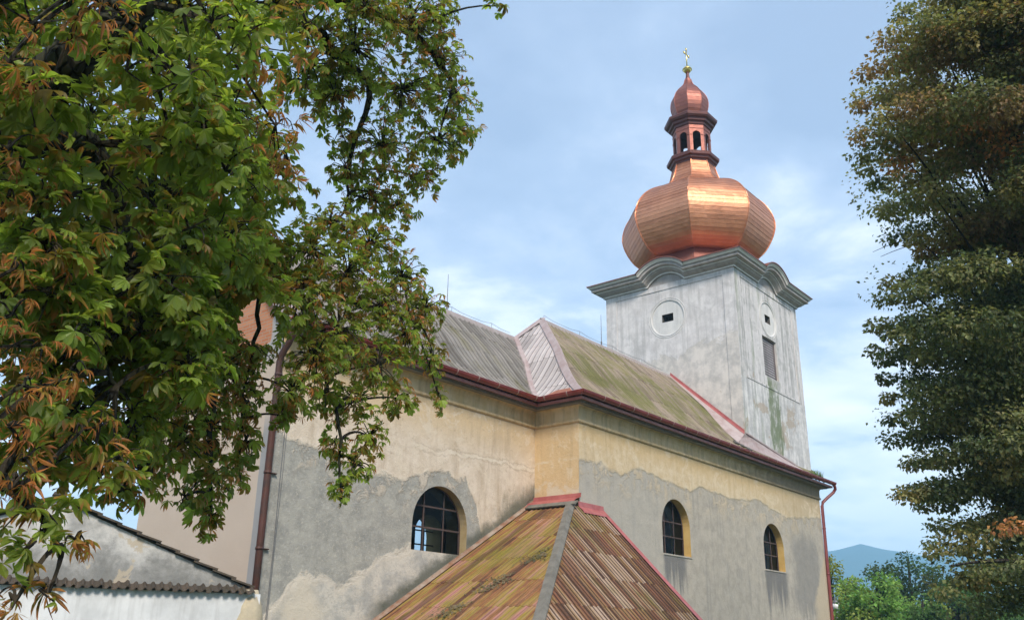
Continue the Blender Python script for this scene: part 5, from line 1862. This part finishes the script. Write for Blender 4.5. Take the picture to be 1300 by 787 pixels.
pos, pet, nrm, siz, colr, dry_ = [], [], [], [], [], []
twigs = []
down = np.array([0, 0, -1.0])
for c_ in CL:
    if len(c_) == 3:
        ctr, rad, n = c_
        rr = np.array([rad, rad])
        dry = 0.15
    else:
        px, py, rx, ry, d, n, dry = c_
        n = int(n * (3.4 if d > 7.0 and dry > 0.2 else 1.8))
        ctr = at(px, py, d)
        rr = np.array([rx, ry]) * d / FPX
    rad3 = np.array([rr[0], rr[1], min(rr.mean() * 1.3, 0.9)])
    g_ = rg.normal(0, 1, (n, 3))
    g_ = unit(g_) * (rg.uniform(0, 1, (n, 1)) ** 0.45)
    Rv, Uv, Fv = np.array(RIGHT), np.array(UP), np.array(FWD)
    pts = ctr + g_[:, :1] * rad3[0] * Rv + g_[:, 1:2] * rad3[1] * Uv + g_[:, 2:] * rad3[2] * Fv
    # branchlet from the nearest limb
    j = np.argmin(((limb_nodes - ctr) ** 2).sum(1))
    a = limb_nodes[j]
    if np.linalg.norm(a - ctr) > 0.12:
        twigs.append((bez(a, ctr, np.array([0, 0, 0.10]) + rg.normal(0, 0.05, 3), 7), np.linspace(0.016, 0.008, 7)))
    for q in range(min(n, max(3, n // 4))):
        e = pts[q]
        twigs.append((bez(ctr, e, np.array([0, 0, 0.06]) + rg.normal(0, 0.03, 3), 5), np.linspace(0.007, 0.0035, 5)))
    outw = unit(pts - ctr)
    pe = unit(outw * 0.9 + rg.normal(0, 0.45, (n, 3)) + down * (0.45 + 0.25 * (ry > rx if len(c_) > 3 else 0)))
    nr_ = unit(np.array([0, 0, 1.0]) + rg.normal(0, 0.45, (n, 3)) + outw * 0.35)
    pos.append(pts)
    pet.append(pe)
    nrm.append(nr_)
    siz.append(np.clip(rg.lognormal(-2.33, 0.24, n), 0.055, 0.16) * (1.0 - 0.42 * dry) * (0.80 if (len(c_) > 3 and c_[4] > 7.0 and dry > 0.2) else 1.0))
    base = np.array([0.190, 0.265, 0.042])
    v = rg.uniform(0, 1, (n, 1)) ** 1.5
    cg = base * (0.65 + 0.8 * v) + np.array([0.06, 0.035, 0.0]) * (rg.uniform(0, 1, (n, 1)) ** 3) * (0.4 + dry)
    yel = (rg.uniform(0, 1, n) < 0.04 + 0.35 * dry)
    cg[yel] = np.array([0.22, 0.17, 0.03]) * rg.uniform(0.6, 1.2, (yel.sum(), 1))
    dd = np.clip(rg.normal(dry, 0.15, n), 0, 1)
    orange = (rg.uniform(0, 1, n) < (dry * 0.62 if dry > 0.45 else (dry * 0.55 if dry > 0.2 else 0.02)))
    dd[orange] = rg.uniform(0.7, 1.0, orange.sum())
    cg[orange] = cg[orange] * 0.5 + np.array([0.36, 0.17, 0.06]) * rg.uniform(0.4, 1.2, (orange.sum(), 1))
    colr.append(cg)
    dry_.append(dd)
# natural gaps in the canopy: leaves missing around the gable verge, the downpipe and one patch of sky
allp = np.concatenate(pos)
rel = allp - np.array(CAM)
dep = rel @ np.array(FWD)
ppx = 650 + FPX * (rel @ np.array(RIGHT)) / dep
ppy = 393.5 - FPX * (rel @ np.array(UP)) / dep
keep = np.ones(len(allp), bool)
for gx_, gy_, ga, gb, pr_ in ((326, 402, 27, 34, 1.0), (386, 195, 14, 34, 0.95), (338, 575, 14, 40, 0.9), (225, 640, 14, 22, 0.6), (215, 130, 14, 22, 0.6), (190, 215, 16, 10, 0.6)):
    keep &= ~((((ppx - gx_) / ga) ** 2 + ((ppy - gy_) / gb) ** 2 < 1) & (dep > 0) & (rg.uniform(0, 1, len(allp)) < pr_))
pos, pet, nrm, siz, colr, dry_ = [[np.concatenate(q)[keep]] for q in (pos, pet, nrm, siz, colr, dry_)]
V, F, C = palmate(np.concatenate(pos), np.concatenate(pet), np.concatenate(nrm), np.concatenate(siz), np.concatenate(colr), np.concatenate(dry_), rg)
np_mesh('crown', V, F, np.clip(C, 0, 1), M['leaf_chestnut'], chest, False)
def twig_ok(l_):
    for p in (l_[0][-1], l_[0][len(l_[0]) // 2], l_[0][0]):
        r_ = p - np.array(CAM)
        d_ = r_ @ np.array(FWD)
        if d_ <= 0:
            continue
        x_, y_ = 650 + FPX * (r_ @ np.array(RIGHT)) / d_, 393.5 - FPX * (r_ @ np.array(UP)) / d_
        if ((x_ - 326) / 27) ** 2 + ((y_ - 402) / 34) ** 2 < 1 or ((x_ - 386) / 14) ** 2 + ((y_ - 195) / 34) ** 2 < 1:
            return False
    return True


twigs = [l_ for l_ in twigs if twig_ok(l_)]
V, F = tubes(twigs, 4)
np_mesh('twigs', V, F, np.ones((len(V), 3)) * 0.1, M['twig'], chest, False)


# ---------------------------------------------------------------- simple-leaf trees
def leaves(pts, size, nrm, dirv, col, rg, fold=0.35):
    """single folded leaves, 4 triangles each"""
    N = len(pts)
    d = unit(dirv)
    s = unit(np.cross(nrm, d))
    n_ = unit(np.cross(d, s))
    size = np.broadcast_to(np.asarray(size), (N,))[:, None]
    w_ = size * rg.uniform(0.32, 0.46, (N, 1))
    tip = pts + d * size - n_ * size * rg.uniform(0.0, 0.25, (N, 1))
    mid = pts + d * size * 0.42
    l = mid + s * w_ + n_ * w_ * fold
    r_ = mid - s * w_ + n_ * w_ * fold
    V = np.stack([pts, l, tip, r_, mid], 1)
    base = np.array([(0, 4, 1), (1, 4, 2), (0, 3, 4), (3, 2, 4)])
    F = (base[None] + (np.arange(N) * 5)[:, None, None]).reshape(-1, 3)
    C = np.repeat(col[:, None, :], 5, 1).reshape(-1, 3)
    return V.reshape(-1, 3), F, C


def crown(clusters, leaf, base_cols, rg, drp=0.4, accents=()):
    """clusters: (centre, radii(3), n, tint index)"""
    P_, N_, D_, S_, C_ = [], [], [], [], []
    for ctr, rad, n, ti in clusters:
        g_ = unit(rg.normal(0, 1, (n, 3))) * (rg.uniform(0, 1, (n, 1)) ** 0.5)
        pts = ctr + g_ * rad
        outw = unit(g_)
        P_.append(pts)
        N_.append(unit(np.array([0, 0, 1.0]) + outw * 0.5 + rg.normal(0, 0.5, (n, 3))))
        D_.append(unit(outw + rg.normal(0, 0.6, (n, 3)) + np.array([0, 0, -drp])))
        S_.append(rg.uniform(0.7, 1.25, n) * leaf)
        c0 = np.array(base_cols[ti])
        C_.append(c0 * rg.uniform(0.6, 1.4, (n, 1)) * rg.uniform(0.9, 1.1, (n, 3)))
    P_ = np.concatenate(P_)
    return leaves(P_, np.concatenate(S_), np.concatenate(N_), np.concatenate(D_), np.clip(np.concatenate(C_), 0, 1), rg)


# big linden on the right: layered drooping boughs
rg = np.random.default_rng(5)
lin_c = np.array([19.6, 2.6, 0.0])
linden = thing('linden_tree', tuple(lin_c), 'tall dark linden tree turning rusty at the top, filling the right edge', 'tree')
lp = [lin_c + np.array([0, 0, -0.1]), lin_c + np.array([0.05, 0, 3]), lin_c + np.array([0.1, 0.1, 7]), lin_c + np.array([0, 0.1, 11]), lin_c + np.array([0.1, 0, 15])]
V, F = tubes([(densify(lp, [0.5, 0.4, 0.3, 0.2, 0.07]))], 14)
np_mesh('trunk', V, F, np.ones((len(V), 3)) * 0.1, M['bark_dark'], linden, True)
LCOL = [(0.14, 0.165, 0.07), (0.21, 0.22, 0.09), (0.29, 0.205, 0.10), (0.27, 0.24, 0.095), (0.46, 0.22, 0.09), (0.10, 0.125, 0.055)]
EDGE = [(-30, 1185), (0, 1160), (45, 1122), (90, 1092), (130, 1086), (165, 1080), (210, 1094), (250, 1100), (285, 1108), (310, 1140), (345, 1138), (380, 1104), (420, 1108), (460, 1110), (500, 1108), (545, 1126), (590, 1130), (630, 1122), (665, 1160), (700, 1182), (735, 1190), (790, 1225)]
ey, ex = np.array([e[0] for e in EDGE]), np.array([e[1] for e in EDGE])
clus = []
boughs = []
holes = [(1228, 90, 16, 14), (1243, 232, 24, 16), (1178, 275, 8, 6), (1240, 640, 18, 12), (1296, 330, 12, 16)]
def tint(py, px):
    u = rg.random()
    if py < 230:
        return 2 if u < 0.33 else (3 if u < 0.62 else (1 if u < 0.98 else 4))
    if py < 330:
        return 2 if u < 0.2 else (3 if u < 0.5 else (1 if u < 0.85 else 0))
    return 1 if u < 0.35 else (0 if u < 0.75 else (3 if u < 0.85 else 5))
def in_hole(px, py, g=1.0):
    return any(((px - a) / (c2 + 14 * g)) ** 2 + ((py - b) / (d2 + 10 * g)) ** 2 < 1 for a, b, c2, d2 in holes)


def bough(px, py, length, d, dd, droop, n_tip, tnt):
    """a chain of leaf clusters from a tip back into the crown, rising then drooping"""
    k_ = max(3, int(length / 26))
    for q in range(k_):
        f_ = q / (k_ - 1)
        x = px + 10 + length * f_
        y = py - droop * (1 - (1 - f_) ** 2) + rg.normal(0, 4)
        if in_hole(x, y):
            continue
        sc = 0.55 + 0.65 * min(1.0, f_ * 2.2)
        clus.append((at(x, y, d + dd * f_), np.array([0.46, 0.46, 0.21]) * sc * rg.uniform(0.85, 1.2), int(n_tip * (0.7 + 1.3 * min(1, f_ * 2))), tnt if rg.random() < 0.4 else tint(y, x)))


for py in np.arange(-70, 790, 19):
    y = py + rg.uniform(-9, 9)
    xe = float(np.interp(y, ey, ex)) + 8
    bough(xe + rg.uniform(-16, 20), y, rg.uniform(120, 190), rg.uniform(16.8, 19.0), rg.uniform(-0.3, 1.2), rg.uniform(6, 34), 190, tint(y, xe))
for py in np.arange(-70, 725, 22):
    for x0_ in (50, 105, 165):
        y = py + rg.uniform(-12, 12)
        xe = float(np.interp(y, ey, ex))
        bough(xe + x0_ + rg.uniform(-26, 26), y, rg.uniform(110, 190), rg.uniform(16.0, 21.0), rg.uniform(-0.3, 1.2), rg.uniform(6, 34), 190, tint(y, xe))
for i in range(60):
    px, yy = rg.uniform(1180, 1400), rg.uniform(-40, 620)
    if px < float(np.interp(yy, ey, ex)) + 60 or in_hole(px, yy, 1.6):
        continue
    clus.append((at(px, yy, rg.uniform(20.0, 23.0)), np.array([0.7, 0.7, 0.4]), 150, tint(yy, px)))
for i in range(14):
    px, yy = rg.uniform(1200, 1420), rg.uniform(715, 790)
    clus.append((at(px, yy, rg.uniform(16.5, 20.0)), np.array([0.6, 0.6, 0.28]), 130, 0))
# strays: bronze tuft and dead orange twig
clus.append((at(1143, 205, 17.6), np.array([0.35, 0.35, 0.2]), 130, 4))
clus.append((at(1279, 187, 17.0), np.array([0.4, 0.4, 0.14]), 120, 4))
clus.append((at(1279, 668, 16.2), np.array([0.25, 0.25, 0.14]), 110, 4))
# far side of the crown
for i in range(150):
    a = rg.uniform(0, 2 * PI)
    z = rg.uniform(4, 17)
    r_ = rg.uniform(1.0, 4.3) * math.sqrt(max(0.05, 1 - ((z - 9) / 9) ** 2))
    clus.append((lin_c + np.array([1.2 + r_ * math.cos(a), -0.8 + r_ * math.sin(a), z]), np.array([0.8, 0.8, 0.45]), 130, tint(400, 0)))
V, F, C = crown(clus, 0.078, LCOL, rg, 0.55)
np_mesh('crown', V, F, C, M['leaf_linden'], linden)
lines = []
spine = np.array([densify(lp, [1] * 5)[0]])[0]
order = rg.permutation(len(clus))
for i in order[:150]:
    e = clus[i][0]
    z0 = max(2.5, e[2] - 0.4 - 0.35 * np.linalg.norm(e[:2] - lin_c[:2]))
    a = spine[np.argmin(abs(spine[:, 2] - z0))]
    L_ = np.linalg.norm(e - a)
    lines.append((bez(a, e, np.array([0, 0, 0.12 * L_]), 8), np.linspace(0.012 + 0.008 * L_, 0.006, 8)))
V, F = tubes(lines, 5)
np_mesh('branches', V, F, np.ones((len(V), 3)) * 0.1, M['bark_dark'], linden)
# bare twigs poking out of the rim
lines = []
for (px, py) in ((1118, 326), (1108, 320), (1185, 705)):
    e = at(px, py, 18.2)
    a = at(px + 75, py - 22, 18.6)
    lines.append((bez(a, e, np.array([0, 0, 0.1]), 6), np.linspace(0.012, 0.004, 6)))
lines.append((bez(at(1330, 715, 16.5), at(1205, 718, 15.8), np.array([0, 0, 0.12]), 8), np.linspace(0.05, 0.012, 8)))
for l_ in lines:
    V, F = tubes([l_], 5)
    np_mesh('bare_twig', V, F, np.ones((len(V), 3)) * 0.1, M['bark_dark'], linden)


def bg_tree(name, px, ytop, dist, rad, cols, leaf, label, seed, ncl=60, per=90, rz=1.0, group='trees behind the church'):
    rg = np.random.default_rng(seed)
    top = at(px, ytop, dist)
    base = np.array([top[0], top[1], 0.0])
    H = top[2]
    tr = thing(name, tuple(base), label, 'tree', group)
    cz = H - rad * rz
    pts = densify([base + np.array([0, 0, -0.2]), base + np.array([0.05, 0.05, H * 0.35]), base + np.array([-0.05, 0.1, H * 0.7]), base + np.array([0, 0, H * 0.92])], [0.22, 0.17, 0.10, 0.03])
    V, F = tubes([pts], 8)
    np_mesh('trunk', V, F, np.ones((len(V), 3)) * 0.1, M['bark_dark'], tr, True)
    cs, lines = [], []
    for i in range(ncl):
        g_ = unit(rg.normal(0, 1, 3))
        r_ = rg.uniform(0.35, 1.0) ** 0.6 * rg.uniform(0.75, 1.08)
        c_ = np.array([base[0], base[1], cz]) + g_ * r_ * np.array([rad, rad, rad * rz]) * 0.88
        if c_[2] < 0.8:
            c_[2] = 0.8 + rg.uniform(0, 0.8)
        s_ = rad * rg.uniform(0.16, 0.30)
        cs.append((c_, np.array([s_, s_, s_ * 0.55]), per, int(rg.integers(0, len(cols)))))
        a = pts[0][int(np.clip(np.argmin(abs(pts[0][:, 2] - (c_[2] - 0.5 * rad))), 0, len(pts[0]) - 1))]
        lines.append((bez(a, c_, np.array([0, 0, 0.15]), 6), np.linspace(0.05, 0.012, 6)))
    V, F, C = crown(cs, leaf, cols, rg, 0.25)
    np_mesh('crown', V, F, C, M['leaf_far'], tr)
    V, F = tubes(lines, 5)
    np_mesh('branches', V, F, np.ones((len(V), 3)) * 0.1, M['bark_dark'], tr)
    return tr


BR = [(0.19, 0.32, 0.08), (0.24, 0.37, 0.10), (0.15, 0.27, 0.07), (0.27, 0.34, 0.085)]
DK = [(0.05, 0.095, 0.032), (0.07, 0.12, 0.04), (0.045, 0.08, 0.03), (0.095, 0.115, 0.04)]
MD = [(0.08, 0.15, 0.045), (0.10, 0.18, 0.055), (0.065, 0.12, 0.04)]
YL = [(0.22, 0.24, 0.03), (0.30, 0.25, 0.03), (0.14, 0.19, 0.03), (0.18, 0.22, 0.035)]
bg_tree('young_tree', 1112, 722, 46, 2.6, BR, 0.17, 'bright green bushy tree just right of the nave corner downpipe', 31, 70, 120)
bg_tree('yellow_tree', 1052, 692, 58, 2.9, YL, 0.17, 'yellow green tree peeping out behind the nave corner', 32, 60, 110, 1.1)
bg_tree('bushy_tree', 1152, 697, 60, 3.4, DK, 0.18, 'dark olive tree rising behind the bright green bushy tree', 33, 70, 120)
bg_tree('bushy_tree', 1205, 716, 52, 3.3, MD, 0.17, 'mid green tree under the drooping linden boughs', 34, 70, 120)
bg_tree('bushy_tree', 1262, 712, 56, 3.5, DK, 0.18, 'dark green tree at the bottom right corner under the linden', 35, 70, 120)
bg_tree('bushy_tree', 1170, 752, 42, 1.7, MD, 0.15, 'low leafy green shrub to the right of the bright green bushy tree', 36, 40, 110)
bg_tree('bushy_tree', 1320, 725, 50, 3.2, MD, 0.17, 'green tree cut off by the right edge of the picture', 37, 50, 110)

# ---------------------------------------------------------------- street lamp
lx, ly = 46.0, 17.25
lamp = thing('street_lamp', (lx, ly, 0), 'street lamp with a white glass bowl beyond the nave corner', 'street lamp')
gp = at(1063, 769, math.dist((lx, ly), (0, 0)))
lz = gp[2]
mb = MB()
mb.tube([(lx, ly, 0), (lx, ly, 0.8), (lx, ly, lz + 0.32)], [0.07, 0.045, 0.04], 10)
mb.build('pole', M['steel'], lamp, True)
mb = MB()
mb.lathe((lx, ly, lz), [(0.03, 0.42), (0.06, 0.40), (0.08, 0.30), (0.13, 0.22), (0.16, 0.14), (0.15, 0.12)], 16)
mb.build('cap', M['steel'], lamp, True)
m, t = mat('opal glass')
t.out((0.78, 0.78, 0.78), 0.3, spec=0.5)
mb = MB()
mb.lathe((lx, ly, lz), [(0.14, 0.13), (0.19, 0.06), (0.20, -0.02), (0.16, -0.12), (0.08, -0.18), (0.001, -0.19)], 18)
mb.build('glass_bowl', m, lamp, True)

# ---------------------------------------------------------------- hills
rg = np.random.default_rng(3)
m, t = mat('wooded hill')
P = t.pos()
t.out(t.mix(t.noise(P, 0.03, 6, 0.7), (0.035, 0.06, 0.025), (0.06, 0.085, 0.035)), 1.0, normal=t.bump(t.noise(P, 0.05, 6, 0.75), 1.0, 6.0))
D = 2000.0
azs = np.radians(np.linspace(-40, 150, 160))
azd = np.degrees(azs)
el = np.interp(azd, [-40, 0, 20, 40, 60, 66, 69.2, 70.2, 71, 71.8, 72.7, 74, 77, 82, 90, 110, 150], [2, 2.5, 3, 3.5, 4.3, 5.0, 5.35, 5.55, 5.72, 5.68, 5.4, 5.0, 5.1, 4.4, 3.6, 2.6, 2])
el = el + 0.05 * np.sin(azd * 3.1) + 0.03 * np.sin(azd * 7.7 + 1)
ridge_h = D * np.tan(np.radians(el))
prof = [(0.55, 0.0), (0.68, 0.22), (0.80, 0.52), (0.90, 0.82), (0.97, 0.975), (1.0, 1.0), (1.05, 0.93), (1.15, 0.55), (1.28, 0.0)]
V = []
for f_, hh in prof:
    for a, H in zip(azs, ridge_h):
        bumpy = 6 * math.sin(a * 60 + f_ * 30) * (hh if f_ < 0.96 else 0)
        V.append((math.sin(a) * D * f_, math.cos(a) * D * f_, H * hh + bumpy - 0.5))
nA = len(azs)
F = np.array([(i * nA + j, i * nA + j + 1, (i + 1) * nA + j + 1, (i + 1) * nA + j) for i in range(len(prof) - 1) for j in range(nA - 1)])
o = np_mesh('hills', np.array(V), F, np.ones((len(V), 3)), m, None, True)
o['kind'] = 'structure'

# ---------------------------------------------------------------- haze
m = bpy.data.materials.new('air')
m.use_nodes = True
t = NT(m.node_tree)
pv = t.n('ShaderNodeVolumePrincipled')
pv.inputs['Color'].default_value = (0.40, 0.72, 1.0, 1)
pv.inputs['Density'].default_value = 0.00065
pv.inputs['Anisotropy'].default_value = 0.0
t.t.links.new(pv.outputs[0], t.n('ShaderNodeOutputMaterial').inputs['Volume'])
mb = MB()
mb.box((-2700, -2700, -3.0), (2700, 2700, 235.0))
o = mb.build('haze', m)
o['kind'] = 'stuff'
